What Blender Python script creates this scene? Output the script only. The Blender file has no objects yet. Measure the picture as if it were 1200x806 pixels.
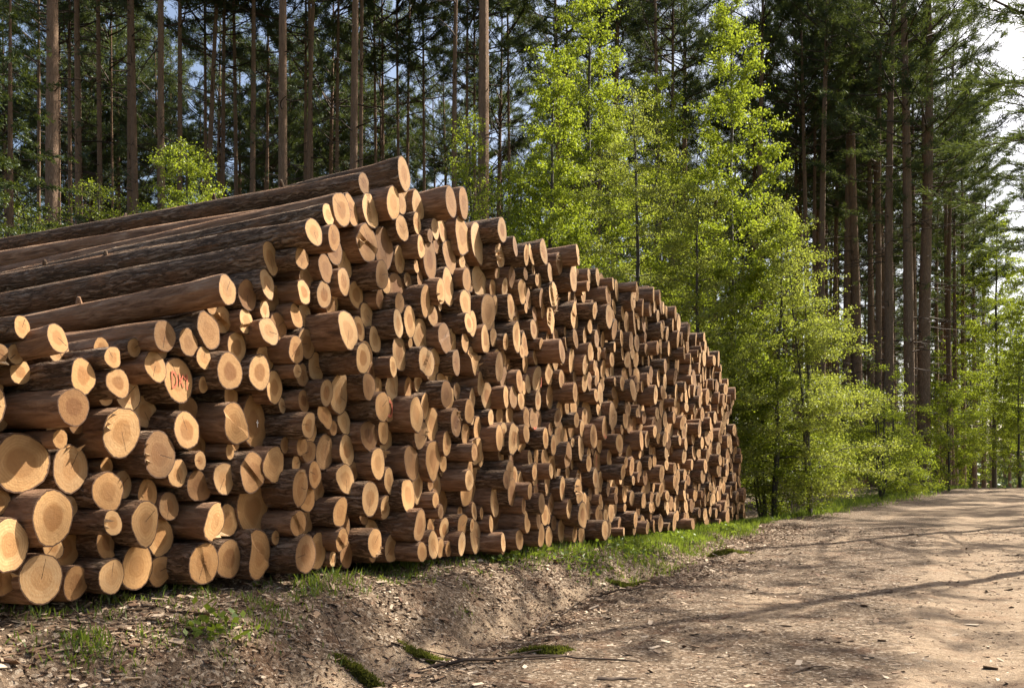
import bpy, math, random
import numpy as np
R = math.radians
random.seed(7)
rng = np.random.default_rng(7)
sc = bpy.context.scene

# ------------------------------------------------------------------ camera, sky, sun, exposure
CZ = 1.40                                   # eye height above the road underfoot
FPX = 1050.0                                # focal length in pixels of the 1200 px wide photograph
HOR = 568.0                                 # photograph row of the horizon
cam_data = bpy.data.cameras.new('camera')
cam = bpy.data.objects.new('camera', cam_data)
sc.collection.objects.link(cam)
cam.location = (0, 0, CZ)
cam.rotation_euler = (R(90), 0, 0)
cam_data.sensor_width = 36.0
cam_data.lens = 36.0 * FPX / 1200.0
cam_data.shift_y = (HOR - 403.0) / 1200.0
cam_data.clip_end = 3000
sc.camera = cam

SUN_AZ, SUN_EL = 57.0, 42.0                 # azimuth from +Y towards +X
world = bpy.data.worlds.new('World')
sc.world = world
world.use_nodes = True
wn = world.node_tree
for n_ in list(wn.nodes):
    wn.nodes.remove(n_)
sky = wn.nodes.new('ShaderNodeTexSky')
sky.sky_type = 'NISHITA'
sky.sun_disc = False
sky.sun_elevation = R(SUN_EL)
sky.sun_rotation = R(SUN_AZ)
sky.dust_density = 4.0
sky.ozone_density = 1.0
bg = wn.nodes.new('ShaderNodeBackground')
bg.inputs['Strength'].default_value = 0.075
wo = wn.nodes.new('ShaderNodeOutputWorld')
wn.links.new(sky.outputs[0], bg.inputs[0])
wn.links.new(bg.outputs[0], wo.inputs[0])

sun_data = bpy.data.lights.new('sun', 'SUN')
sun_data.energy = 5.0
sun_data.angle = R(0.55)
sun_data.color = (1.0, 0.93, 0.82)
sun = bpy.data.objects.new('sun', sun_data)
sc.collection.objects.link(sun)
sun.rotation_euler = (R(90 - SUN_EL), 0, R(180 - SUN_AZ))
sun.location = (20, 15, 30)

sc.view_settings.view_transform = 'Standard'
sc.view_settings.look = 'None'
sc.view_settings.exposure = 1.48
sc.view_settings.gamma = 1.0
sc.view_settings.use_curve_mapping = False
sc.cycles.max_bounces = 6
sc.cycles.diffuse_bounces = 4
sc.cycles.transmission_bounces = 3

# ------------------------------------------------------------------ frames of reference
# u runs along the front of the log pile (away from the camera), v from the pile front towards the road
VPX = 1120.0
AZ = math.atan((VPX - 600) / FPX)
T = np.array([math.sin(AZ), math.cos(AZ)])
N = np.array([math.cos(AZ), -math.sin(AZ)])
P0 = np.array([-0.9, 7.9])

def uv_of(x, y):
    return (x - P0[0]) * T[0] + (y - P0[1]) * T[1], (x - P0[0]) * N[0] + (y - P0[1]) * N[1]
def xy_of(u, v):
    return P0[0] + u * T[0] + v * N[0], P0[1] + u * T[1] + v * N[1]
def sstep(a, b, x):
    t = np.clip((np.asarray(x, float) - a) / (b - a), 0, 1)
    return t * t * (3 - 2 * t)

_tab = np.random.default_rng(3).random((256, 256))
def vnoise(x, y):
    x = np.asarray(x, float); y = np.asarray(y, float)
    xi = np.floor(x).astype(int); yi = np.floor(y).astype(int)
    fx = x - xi; fy = y - yi
    fx = fx * fx * (3 - 2 * fx); fy = fy * fy * (3 - 2 * fy)
    g = lambda a, b: _tab[a & 255, b & 255]
    return (g(xi, yi) * (1 - fx) + g(xi + 1, yi) * fx) * (1 - fy) + (g(xi, yi + 1) * (1 - fx) + g(xi + 1, yi + 1) * fx) * fy
def fbm(x, y, oct=4):
    s = 0; a = 0.5
    for i in range(oct):
        s = s + a * (vnoise(x * 2 ** i + 17.3 * i, y * 2 ** i + 9.1 * i) - 0.5)
        a *= 0.5
    return s

def road_shift(u):
    return 0.13 * np.log1p(np.exp(np.clip((np.asarray(u, float) - 14) / 1.5, -30, 30))) * 1.5
def ground_uv(u, v):
    u = np.asarray(u, float); v = np.asarray(v, float)
    vp = v - road_shift(u)
    k = np.log1p(np.exp(np.clip((u - 42) / 3, -30, 30))) * 3
    d_road = 1.17 - 0.0265 * u + 0.0445 * k                      # rises to a crest, then falls away
    d_road = np.minimum(d_road, 1.6)
    d_bank = 0.725 + 0.0125 * np.clip(u, -10, 16)
    w = sstep(15, 24, u)
    d_bank = d_bank * (1 - w) + (d_road - 0.06) * w
    wob = 0.35 * fbm(u * 0.45, v * 0.2 + 4)
    vq = vp + wob
    s = 0.35 * sstep(-0.25, 0.6, vq) + 0.65 * sstep(0.2, 0.95, vq)
    ditch = (0.12 * np.exp(-((vq - 0.85) / 0.28) ** 2)) * (1 - sstep(7, 13, u))
    d = d_bank * (1 - s) + (d_road + ditch) * s
    d = d - 0.3 * sstep(5.6, 7.2, vp + 0.5 * wob) * (vp < 400)
    onroad = sstep(1.3, 2.0, vp) * (1 - sstep(5.4, 6.0, vp))
    for c, wd, dep in ((2.6, 0.2, 0.014), (4.45, 0.22, 0.022)):
        d = d + onroad * dep * np.exp(-((vp - c - 0.03 * np.sin(u * 0.5)) / wd) ** 4)
    d = d - onroad * 0.014 * np.exp(-((vp - 4.05 - 0.1 * fbm(u * 1.5, 3.0)) / 0.09) ** 2) * (0.6 + 1.5 * fbm(u * 2.2, 8.0))
    d = d - onroad * 0.008 * np.exp(-((vp - 3.5) / 0.5) ** 2)
    amp = 1 - 0.88 * onroad
    d = d - (0.10 - 0.085 * onroad) * fbm(u * 0.6, v * 0.6) - amp * 0.13 * fbm(u * 2.3 + 5, v * 2.3) * (1 - sstep(20, 60, np.abs(u)))
    d = d - amp * 0.04 * fbm(u * 8, v * 8, 3) * (1 - sstep(14, 30, np.abs(u)))
    far = sstep(4, 12, -v)
    d = d - far * 0.5 * fbm(u * 0.12, v * 0.12)
    return CZ - d
def ground_z(x, y):
    u, v = uv_of(x, y)
    return ground_uv(u, v)

def ray(px, py, Y):
    return np.array([(px - 600) / FPX * Y, Y, CZ + (HOR - py) / FPX * Y])
def on_ground(px, py):
    lo, hi = 2.0, 80.0
    Y = lo
    while Y < hi:
        p = ray(px, py, Y)
        if p[2] < ground_z(p[0], p[1]):
            break
        Y += 0.02
    return ray(px, py, Y)
def on_face(px, py, p):
    d = np.array([(px - 600) / FPX, 1.0])
    Y = (p - (-P0) @ N) / (d @ N)
    q = ray(px, py, Y)
    u, v = uv_of(q[0], q[1])
    return u, q[2], Y
def project(x, y, z):
    return 600 + x / y * FPX, HOR - (z - CZ) / y * FPX

# ------------------------------------------------------------------ object helpers
def link(o):
    sc.collection.objects.link(o)
    return o
def tag(o, label=None, cat=None, group=None, kind=None):
    if label: o['label'] = label
    if cat: o['category'] = cat
    if group: o['group'] = group
    if kind: o['kind'] = kind
    return o
def empty(name, loc=(0, 0, 0), rz=0, scale=(1, 1, 1)):
    o = bpy.data.objects.new(name, None)
    o.location = loc; o.rotation_euler = (0, 0, rz); o.scale = scale
    o.empty_display_size = 0.2
    return link(o)
def mesh_np(name, V, F, uv=None, attrs=None, smooth=True):
    """V (n,3); F list of (m,k) index arrays; uv per vertex (n,2); attrs {name: per-vertex float}"""
    if not isinstance(F, (list, tuple)):
        F = [F]
    F = [np.asarray(f, np.int32) for f in F if len(f)]
    me = bpy.data.meshes.new(name)
    V = np.asarray(V, np.float32)
    me.vertices.add(len(V))
    me.vertices.foreach_set('co', V.ravel())
    loops = np.concatenate([f.ravel() for f in F])
    sizes = np.concatenate([np.full(len(f), f.shape[1], np.int32) for f in F])
    starts = np.concatenate([[0], np.cumsum(sizes)[:-1]]).astype(np.int32)
    me.loops.add(len(loops))
    me.loops.foreach_set('vertex_index', loops)
    me.polygons.add(len(sizes))
    me.polygons.foreach_set('loop_start', starts)
    me.polygons.foreach_set('loop_total', sizes)
    me.polygons.foreach_set('use_smooth', np.full(len(sizes), smooth))
    if uv is not None:
        l = me.uv_layers.new(name='UVMap')
        l.data.foreach_set('uv', np.asarray(uv, np.float32)[loops].ravel())
    for k, a in (attrs or {}).items():
        at = me.attributes.new(k, 'FLOAT', 'POINT')
        at.data.foreach_set('value', np.asarray(a, np.float32))
    me.update(calc_edges=True)
    return me
def obj(name, me, mat, parent=None):
    o = bpy.data.objects.new(name, me)
    if mat is not None and not me.materials:
        me.materials.append(mat)
    if parent is not None:
        o.parent = parent
    return link(o)

def tubes(lines, nseg=5, cap=False):
    """lines: list of (P (k,3), r (k,)). Returns V, F, uv"""
    Vs, Fs, Us = [], [], []
    off = 0
    for P, r in lines:
        P = np.asarray(P, float); r = np.asarray(r, float)
        k = len(P)
        d = np.gradient(P, axis=0)
        d /= np.linalg.norm(d, axis=1)[:, None] + 1e-9
        ref = np.array([1.0, 0.1, 0.0]) if abs(d[0][2]) > 0.7 else np.array([0, 0, 1.0])
        a = np.cross(d, ref); a /= np.linalg.norm(a, axis=1)[:, None] + 1e-9
        b = np.cross(d, a)
        th = np.linspace(0, 2 * np.pi, nseg + 1)
        ring = (np.cos(th)[None, :, None] * a[:, None, :] + np.sin(th)[None, :, None] * b[:, None, :]) * r[:, None, None] + P[:, None, :]
        Vs.append(ring.reshape(-1, 3))
        s = np.concatenate([[0], np.cumsum(np.linalg.norm(np.diff(P, axis=0), axis=1))])
        Us.append(np.stack([np.broadcast_to(th[None, :] * r.max(), (k, nseg + 1)), np.broadcast_to(s[:, None], (k, nseg + 1))], -1).reshape(-1, 2))
        i, j = np.meshgrid(np.arange(k - 1), np.arange(nseg), indexing='ij')
        q = off + i * (nseg + 1) + j
        Fs.append(np.stack([q, q + 1, q + nseg + 2, q + nseg + 1], -1).reshape(-1, 4))
        off += k * (nseg + 1)
    return np.concatenate(Vs), np.concatenate(Fs), np.concatenate(Us)

# ------------------------------------------------------------------ materials
class NT:
    def __init__(self, name):
        self.m = bpy.data.materials.new(name)
        self.m.use_nodes = True
        self.t = self.m.node_tree
        for n in list(self.t.nodes):
            self.t.nodes.remove(n)
        self.out = self.n('ShaderNodeOutputMaterial')
    def n(self, kind, **kw):
        nd = self.t.nodes.new(kind)
        for k, v in kw.items():
            setattr(nd, k, v)
        return nd
    def l(self, a, b):
        self.t.links.new(a, b)
    def put(self, sock, val):
        if hasattr(val, 'is_linked') or isinstance(val, bpy.types.NodeSocket):
            self.l(val, sock)
        else:
            sock.default_value = val
    def math(self, op, a, b=None, c=None, clamp=False):
        nd = self.n('ShaderNodeMath', operation=op, use_clamp=clamp)
        self.put(nd.inputs[0], a)
        if b is not None: self.put(nd.inputs[1], b)
        if c is not None: self.put(nd.inputs[2], c)
        return nd.outputs[0]
    def vmath(self, op, a, b=None):
        nd = self.n('ShaderNodeVectorMath', operation=op)
        self.put(nd.inputs[0], a)
        if b is not None: self.put(nd.inputs[1], b)
        return nd
    def noise(self, vec, scale, detail=4, rough=0.55, dist=0.0):
        nd = self.n('ShaderNodeTexNoise')
        if vec is not None: self.l(vec, nd.inputs['Vector'])
        nd.inputs['Scale'].default_value = scale
        nd.inputs['Detail'].default_value = detail
        nd.inputs['Roughness'].default_value = rough
        nd.inputs['Distortion'].default_value = dist
        return nd.outputs[0]
    def ramp(self, fac, stops, interp='LINEAR'):
        nd = self.n('ShaderNodeValToRGB')
        cr = nd.color_ramp
        cr.interpolation = interp
        while len(cr.elements) < len(stops):
            cr.elements.new(0.5)
        for e, (p, c) in zip(cr.elements, stops):
            e.position = p
            e.color = (*c, 1) if len(c) == 3 else c
        self.put(nd.inputs[0], fac)
        return nd.outputs[0]
    def mix(self, fac, a, b, mode='MIX'):
        nd = self.n('ShaderNodeMix', data_type='RGBA', blend_type=mode)
        self.put(nd.inputs[0], fac)
        self.put(nd.inputs[6], a if not isinstance(a, tuple) else (*a, 1))
        self.put(nd.inputs[7], b if not isinstance(b, tuple) else (*b, 1))
        return nd.outputs[2]
    def attr(self, name):
        return self.n('ShaderNodeAttribute', attribute_name=name).outputs['Fac']
    def uv(self):
        return self.n('ShaderNodeUVMap', uv_map='UVMap').outputs[0]
    def bump(self, h, dist, strength=1.0):
        nd = self.n('ShaderNodeBump')
        nd.inputs['Distance'].default_value = dist
        nd.inputs['Strength'].default_value = strength
        self.l(h, nd.inputs['Height'])
        return nd.outputs[0]
    def principled(self, color, rough=0.85, normal=None, spec=0.25):
        p = self.n('ShaderNodeBsdfPrincipled')
        self.put(p.inputs['Base Color'], color if not isinstance(color, tuple) else (*color, 1))
        self.put(p.inputs['Roughness'], rough)
        p.inputs['Specular IOR Level'].default_value = spec
        if normal is not None:
            self.l(normal, p.inputs['Normal'])
        self.l(p.outputs[0], self.out.inputs[0])
        return p

def seeded(nt, base, k=37.0):
    """vector offset by the per-log random number"""
    r = nt.attr('rnd')
    c = nt.n('ShaderNodeCombineXYZ')
    nt.l(nt.math('MULTIPLY', r, k), c.inputs[2])
    nt.l(nt.math('MULTIPLY', r, k * 1.7), c.inputs[0])
    return nt.vmath('ADD', base, c.outputs[0]).outputs[0], r

def mat_bark(name, standing=False):
    t = NT(name)
    vec, r = seeded(t, t.uv())
    mp = t.n('ShaderNodeMapping'); t.l(vec, mp.inputs[0])
    mp.inputs['Scale'].default_value = (1.0, 0.2, 1.0)
    v = mp.outputs[0]
    warp = t.noise(vec, 7, 4)
    warp2 = t.noise(v, 30, 3)
    wn_ = t.n('ShaderNodeCombineXYZ'); t.l(t.math('MULTIPLY', warp, 0.10), wn_.inputs[0]); t.l(t.math('MULTIPLY', warp2, 0.08), wn_.inputs[1])
    wv = t.vmath('ADD', v, wn_.outputs[0]).outputs[0]
    vo = t.n('ShaderNodeTexVoronoi', feature='DISTANCE_TO_EDGE'); t.l(wv, vo.inputs['Vector']); vo.inputs['Scale'].default_value = 30
    ridge = t.math('ABSOLUTE', t.math('SUBTRACT', t.noise(wv, 20, 5, 0.6, 0.8), 0.5))
    plates = t.math('ADD', t.math('MULTIPLY', vo.outputs['Distance'], 1.5, clamp=True), t.math('MULTIPLY', ridge, 2.6), clamp=True)
    fine = t.noise(v, 70, 5, 0.7)
    big = t.noise(vec, 2.2, 3)
    rough_kind = t.math('GREATER_THAN', t.math('FRACT', t.math('MULTIPLY', r, 7.31)), 0.40)
    # thick furrowed grey-brown bark / thin flaky orange bark
    thick = t.ramp(t.math('ADD', t.math('MULTIPLY', plates, 0.62), t.math('MULTIPLY', fine, 0.4)),
                   [(0.10, (0.020, 0.014, 0.010)), (0.34, (0.125, 0.080, 0.050)), (0.55, (0.28, 0.19, 0.125)), (0.85, (0.44, 0.345, 0.26))])
    flake = t.noise(v, 24, 5, 0.65, 0.6)
    thin = t.ramp(flake, [(0.26, (0.065, 0.038, 0.024)), (0.44, (0.20, 0.112, 0.064)), (0.58, (0.33, 0.20, 0.12)), (0.8, (0.46, 0.33, 0.23))])
    if standing:
        hgt = t.n('ShaderNodeTexCoord')
        sp = t.n('ShaderNodeSeparateXYZ'); t.l(hgt.outputs['Object'], sp.inputs[0])
        up = t.n('ShaderNodeMapRange'); t.l(sp.outputs[2], up.inputs[0])
        up.inputs[1].default_value = 4; up.inputs[2].default_value = 12
        col = t.mix(up.outputs[0], thick, t.mix(0.3, thin, thick))
        col = t.mix(0.3, col, (0.30, 0.20, 0.135))
        h = plates
    else:
        col = t.mix(rough_kind, thin, thick)
        col = t.mix(t.math('MULTIPLY', t.ramp(big, [(0.50, (0, 0, 0)), (0.60, (1, 1, 1))]), 0.6), col, t.mix(fine, (0.12, 0.06, 0.03), (0.40, 0.22, 0.12)))
        h = t.mix(rough_kind, flake, plates)
    hh = t.math('ADD', h, t.math('MULTIPLY', fine, 0.45))
    t.principled(col, 0.92, t.bump(hh, 0.028, 1.0), 0.15)
    return t.m

def mat_cut():
    t = NT('sawn_wood')
    vec, r = seeded(t, t.uv())
    rad = t.attr('rad')
    r2 = t.math('FRACT', t.math('MULTIPLY', r, 13.7))
    r3 = t.math('FRACT', t.math('MULTIPLY', r, 29.3))
    n1 = t.noise(vec, 8, 4)
    n2 = t.noise(vec, 45, 4, 0.65)
    # growth rings follow the outline of the log
    ringc = t.math('ADD', t.math('MULTIPLY', rad, t.math('ADD', 6.0, t.math('MULTIPLY', r2, 6.0))), t.math('MULTIPLY', n1, 1.6))
    ring = t.math('PINGPONG', ringc, 0.5)
    ring = t.math('MULTIPLY', ring, 2.0)
    base = t.ramp(r3, [(0.0, (0.40, 0.225, 0.095)), (0.22, (0.47, 0.29, 0.14)), (0.45, (0.53, 0.355, 0.19)), (0.62, (0.36, 0.195, 0.08)), (0.8, (0.45, 0.31, 0.175)), (1.0, (0.34, 0.24, 0.145))])
    heart = t.n('ShaderNodeMapRange', interpolation_type='SMOOTHSTEP')
    t.l(t.math('ADD', rad, t.math('MULTIPLY', t.math('SUBTRACT', n1, 0.5), 0.35)), heart.inputs[0])
    heart.inputs[1].default_value = 0.58; heart.inputs[2].default_value = 0.40
    hw = t.math('MULTIPLY', heart.outputs[0], t.math('ADD', 0.3, t.math('MULTIPLY', r2, 0.65)))
    col = t.mix(hw, base, (0.26, 0.115, 0.038))
    col = t.mix(t.math('MULTIPLY', ring, 0.58), col, (0.27, 0.14, 0.055))
    col = t.mix(t.math('MULTIPLY', n2, 0.5), col, (0.36, 0.22, 0.10))
    fib = t.ramp(t.noise(vec, 16, 6, 0.75, 1.2), [(0.42, (0, 0, 0)), (0.62, (1, 1, 1))])
    col = t.mix(t.math('MULTIPLY', fib, 0.5), col, (0.30, 0.17, 0.075))
    # weathering blotches and greyed old cuts
    gr = t.ramp(t.noise(vec, 5, 4, 0.6), [(0.44, (0, 0, 0)), (0.68, (1, 1, 1))])
    col = t.mix(t.math('MULTIPLY', gr, t.math('ADD', 0.2, t.math('MULTIPLY', r3, 0.6))), col, (0.27, 0.18, 0.105))
    col = t.mix(t.math('MULTIPLY', hw, 0.75), col, t.mix(1.0, col, (0.66, 0.54, 0.40), 'MULTIPLY'))
    sapr = t.ramp(t.noise(vec, 3.0, 3, 0.6), [(0.48, (0, 0, 0)), (0.6, (1, 1, 1))])
    col = t.mix(t.math('MULTIPLY', sapr, t.math('MULTIPLY', r2, 0.7)), col, t.mix(n2, (0.20, 0.115, 0.055), (0.36, 0.21, 0.09)))
    # drying crack from the pith
    sep = t.n('ShaderNodeSeparateXYZ'); t.l(t.uv(), sep.inputs[0])
    ang = t.math('MULTIPLY', r2, 6.283)
    ca = t.math('COSINE', ang); sa = t.math('SINE', ang)
    across = t.math('ADD', t.math('MULTIPLY', sep.outputs[0], ca), t.math('MULTIPLY', sep.outputs[1], sa))
    along = t.math('SUBTRACT', t.math('MULTIPLY', sep.outputs[1], ca), t.math('MULTIPLY', sep.outputs[0], sa))
    wig = t.math('ADD', across, t.math('MULTIPLY', t.math('SUBTRACT', n2, 0.5), 0.012))
    crack = t.math('MULTIPLY', t.math('LESS_THAN', t.math('ABSOLUTE', wig), 0.0022), t.math('GREATER_THAN', along, 0.0))
    crack = t.math('MULTIPLY', crack, t.math('MULTIPLY', t.math('GREATER_THAN', r3, 0.45), t.math('LESS_THAN', rad, 0.8)))
    col = t.mix(t.math('MULTIPLY', crack, 0.85), col, (0.06, 0.03, 0.015))
    # bark rim
    rim = t.math('GREATER_THAN', t.math('ADD', rad, t.math('MULTIPLY', t.math('SUBTRACT', n2, 0.5), 0.07)), 0.945)
    tone = t.ramp(t.math('FRACT', t.math('MULTIPLY', r, 51.7)), [(0.0, (0.46, 0.38, 0.30)), (0.3, (0.80, 0.72, 0.58)), (0.65, (1.04, 0.98, 0.84)), (1.0, (1.25, 1.24, 1.16))])
    col = t.mix(1.0, col, tone, 'MULTIPLY')
    col = t.mix(rim, col, (0.075, 0.04, 0.022))
    pith = t.math('LESS_THAN', rad, 0.025)
    col = t.mix(pith, col, (0.2, 0.1, 0.05))
    # saw marks
    saw = t.n('ShaderNodeTexWave', wave_type='BANDS', bands_direction='X')
    rot = t.n('ShaderNodeVectorRotate', rotation_type='Z_AXIS'); t.l(t.uv(), rot.inputs['Vector']); t.l(ang, rot.inputs['Angle'])
    t.l(rot.outputs[0], saw.inputs['Vector'])
    saw.inputs['Scale'].default_value = 34; saw.inputs['Distortion'].default_value = 6.0; saw.inputs['Detail'].default_value = 3
    hgt = t.math('ADD', t.math('MULTIPLY', saw.outputs[1], 0.04), t.math('MULTIPLY', n2, 0.9))
    hgt = t.math('SUBTRACT', hgt, t.math('MULTIPLY', crack, 2.0))
    t.principled(col, 0.8, t.bump(hgt, 0.005, 0.8), 0.2)
    return t.m

def mat_flat(name, col, rough=0.8, var=0.3, scale=30):
    t = NT(name)
    tc = t.n('ShaderNodeTexCoord')
    n = t.noise(tc.outputs['Object'], scale, 4)
    dark = tuple(c * (1 - var) for c in col)
    lite = tuple(min(1, c * (1 + var)) for c in col)
    t.principled(t.mix(n, dark, lite), rough, t.bump(n, 0.004))
    return t.m

def mat_leaf(name, c0, c1, trans=0.5, gloss=True):
    t = NT(name)
    r = t.attr('rnd')
    col = t.ramp(r, [(0.0, c0), (1.0, c1)])
    d = t.n('ShaderNodeBsdfDiffuse'); t.l(col, d.inputs[0])
    tr = t.n('ShaderNodeBsdfTranslucent')
    t.l(t.mix(0.6, col, t.mix(0.5, col, (0.42, 0.5, 0.035)), 'MIX'), tr.inputs[0])
    mx = t.n('ShaderNodeMixShader'); mx.inputs[0].default_value = trans
    t.l(d.outputs[0], mx.inputs[1]); t.l(tr.outputs[0], mx.inputs[2])
    last = mx.outputs[0]
    if gloss:
        g = t.n('ShaderNodeBsdfGlossy'); g.inputs['Roughness'].default_value = 0.45; g.inputs[0].default_value = (0.9, 0.95, 0.85, 1)
        m2 = t.n('ShaderNodeMixShader'); m2.inputs[0].default_value = 0.025
        t.l(last, m2.inputs[1]); t.l(g.outputs[0], m2.inputs[2]); last = m2.outputs[0]
    t.l(last, t.out.inputs[0])
    return t.m

def mat_ground():
    t = NT('forest_soil')
    tc = t.n('ShaderNodeTexCoord')
    v = tc.outputs['Object']
    sand = t.attr('sand'); green = t.attr('green')
    n1 = t.noise(v, 1.3, 5, 0.6); n2 = t.noise(v, 9, 6, 0.65); n3 = t.noise(v, 60, 4, 0.7)
    litter = t.ramp(t.math('ADD', t.math('MULTIPLY', n2, 0.6), t.math('MULTIPLY', n3, 0.4)),
                    [(0.32, (0.065, 0.044, 0.029)), (0.5, (0.175, 0.123, 0.08)), (0.66, (0.32, 0.24, 0.165))])
    sandc = t.ramp(t.math('ADD', t.math('MULTIPLY', n2, 0.55), t.math('MULTIPLY', n3, 0.45)),
                   [(0.3, (0.19, 0.132, 0.082)), (0.5, (0.345, 0.25, 0.162)), (0.7, (0.47, 0.36, 0.25))])
    sf = t.math('ADD', sand, t.math('MULTIPLY', t.math('SUBTRACT', n2, 0.5), 1.3))
    sm = t.n('ShaderNodeMapRange', interpolation_type='SMOOTHSTEP'); t.l(sf, sm.inputs[0]); sm.inputs[1].default_value = 0.3; sm.inputs[2].default_value = 0.7
    col = t.mix(sm.outputs[0], litter, sandc)
    # bark crumbs and chips too small to build singly
    vc = t.n('ShaderNodeTexVoronoi'); t.l(v, vc.inputs['Vector']); vc.inputs['Scale'].default_value = 46
    vc.inputs['Randomness'].default_value = 1.0
    sepc = t.n('ShaderNodeSeparateColor'); t.l(vc.outputs['Color'], sepc.inputs[0])
    crumb = t.ramp(sepc.outputs[0], [(0.0, (0.03, 0.02, 0.014)), (0.3, (0.10, 0.065, 0.04)), (0.6, (0.20, 0.145, 0.10)), (0.85, (0.38, 0.30, 0.215)), (1.0, (0.50, 0.41, 0.31))])
    cf = t.math('MULTIPLY', t.math('GREATER_THAN', sepc.outputs[1], 0.45), t.math('SUBTRACT', 0.8, t.math('MULTIPLY', sm.outputs[0], 0.55)))
    col = t.mix(cf, col, crumb)
    # rusty-red patches of bark dust
    rd = t.ramp(t.noise(v, 3.1, 4, 0.6), [(0.52, (0, 0, 0)), (0.68, (1, 1, 1))])
    col = t.mix(t.math('MULTIPLY', rd, 0.25), col, (0.27, 0.135, 0.07))
    gf = t.math('ADD', green, t.math('MULTIPLY', t.math('SUBTRACT', n2, 0.55), 1.1))
    gm = t.n('ShaderNodeMapRange', interpolation_type='SMOOTHSTEP'); t.l(gf, gm.inputs[0]); gm.inputs[1].default_value = 0.35; gm.inputs[2].default_value = 0.75
    col = t.mix(gm.outputs[0], col, t.mix(n3, (0.035, 0.05, 0.012), (0.10, 0.13, 0.03)))
    vs = t.math('MULTIPLY', sepc.outputs[0], 0.7)
    h = t.math('ADD', t.math('ADD', t.math('MULTIPLY', n2, 1.6), n3), vs)
    t.principled(col, 0.95, t.bump(h, 0.03, 0.9), 0.1)
    return t.m

M = dict(bark=mat_bark('log_bark'), trunk=mat_bark('pine_trunk_bark', True), cut=mat_cut(), ground=mat_ground())
M['paint'] = mat_flat('red_spray_paint', (0.40, 0.10, 0.05), 0.8, 0.6, 60)
M['chalk'] = mat_flat('white_chalk', (0.75, 0.72, 0.66), 0.8, 0.1, 90)
M['splinter'] = mat_flat('torn_wood', (0.58, 0.40, 0.22), 0.8, 0.3, 50)
M['twig'] = mat_flat('dead_wood', (0.085, 0.058, 0.04), 0.9, 0.5, 20)
M['branch'] = mat_flat('pine_branch', (0.06, 0.042, 0.03), 0.9, 0.4, 5)
M['stem'] = mat_flat('young_stem', (0.075, 0.065, 0.05), 0.85, 0.4, 6)
M['needle'] = mat_leaf('pine_needles', (0.020, 0.038, 0.022), (0.052, 0.074, 0.038), 0.25)
M['spruce'] = mat_leaf('spruce_needles', (0.02, 0.035, 0.012), (0.05, 0.07, 0.02), 0.2)
M['leaf'] = mat_leaf('birch_leaves', (0.125, 0.168, 0.010), (0.275, 0.315, 0.026), 0.58)
M['leaf_pale'] = mat_leaf('hornbeam_leaves', (0.155, 0.178, 0.024), (0.30, 0.31, 0.06), 0.55)
M['leaf_deep'] = mat_leaf('hazel_leaves', (0.10, 0.135, 0.01), (0.21, 0.24, 0.02), 0.55)
M['grass'] = mat_leaf('grass_blades', (0.06, 0.11, 0.012), (0.14, 0.19, 0.03), 0.45)
M['moss'] = mat_leaf('moss', (0.06, 0.066, 0.016), (0.16, 0.15, 0.04), 0.3, False)

def mat_chip():
    t = NT('wood_chips')
    r = t.attr('rnd')
    col = t.ramp(r, [(0.0, (0.06, 0.035, 0.022)), (0.3, (0.15, 0.085, 0.05)), (0.55, (0.27, 0.18, 0.11)), (0.8, (0.42, 0.32, 0.22)), (1.0, (0.58, 0.46, 0.33))])
    t.principled(col, 0.85)
    return t.m
M['chip'] = mat_chip()

# ------------------------------------------------------------------ ground and road
def axis(parts):
    out = []
    for a, b, s in parts:
        out.append(np.arange(a, b, s))
    return np.concatenate(out)
def grow(a, b, s0, g):
    o = [a]; s = s0
    while o[-1] < b:
        o.append(o[-1] + s); s *= g
    return np.array(o)
UL = np.concatenate([-grow(9.0, 300, 0.2, 1.25)[::-1][:-1], np.arange(-9.0, 10.0, 0.05), np.arange(10.0, 26.0, 0.11), grow(26, 500, 0.14, 1.06)])
VL = np.concatenate([-grow(1.0, 300, 0.08, 1.14)[::-1][:-1], np.arange(-1.0, 6.4, 0.045), grow(6.4, 300, 0.06, 1.12)])
UU, VV = np.meshgrid(UL, VL, indexing='ij')
ZZ = ground_uv(UU, VV)
XX, YY = xy_of(UU, VV)
VPM = VV - road_shift(UU)
nu, nv = UU.shape
ii, jj = np.meshgrid(np.arange(nu - 1), np.arange(nv - 1), indexing='ij')
quad = np.stack([ii * nv + jj, (ii + 1) * nv + jj, (ii + 1) * nv + jj + 1, ii * nv + jj + 1], -1)[..., ::-1]
b1 = fbm(UU * 0.5, VV * 0.8 + 20)
sand = sstep(1.8, 4.2, VPM + 2.2 * b1) * (1 - sstep(5.2, 6.4, VPM)) * 0.62
sand = sand + 0.75 * np.exp(-((VPM - 4.45 - 0.03 * np.sin(UU * 0.5)) / 0.34) ** 4) + 0.3 * np.exp(-((VPM - 2.6 - 0.03 * np.sin(UU * 0.5)) / 0.25) ** 2)
sand = np.maximum(sand, 0.75 * np.exp(-((VPM + 0.35 * fbm(UU * 0.45, VV * 0.2 + 4) - 0.78) / 0.17) ** 2) * (1 - sstep(5, 9, UU)))
sand = np.maximum(sand, 0.35 * sstep(0.15, 0.45, VPM) * (1 - sstep(0.5, 0.9, VPM)) * (1 - sstep(-3, 0, UU)))
sand = sand + 0.25 * sstep(12, 24, UU) * sstep(0.8, 2.0, VPM) * (1 - sstep(5.2, 6.4, VPM))
sand = sand - 0.35 * np.exp(-((VPM - 3.5) / 0.33) ** 2) * sstep(-20, -8, -np.abs(UU))
green = sstep(2, 6, UU) * np.exp(-((VPM - 0.1) / 0.55) ** 2) * 0.8
green = np.maximum(green, sstep(13, 18, UU) * np.exp(-((VPM - 0.6) / 0.5) ** 2) * 0.7)
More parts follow.
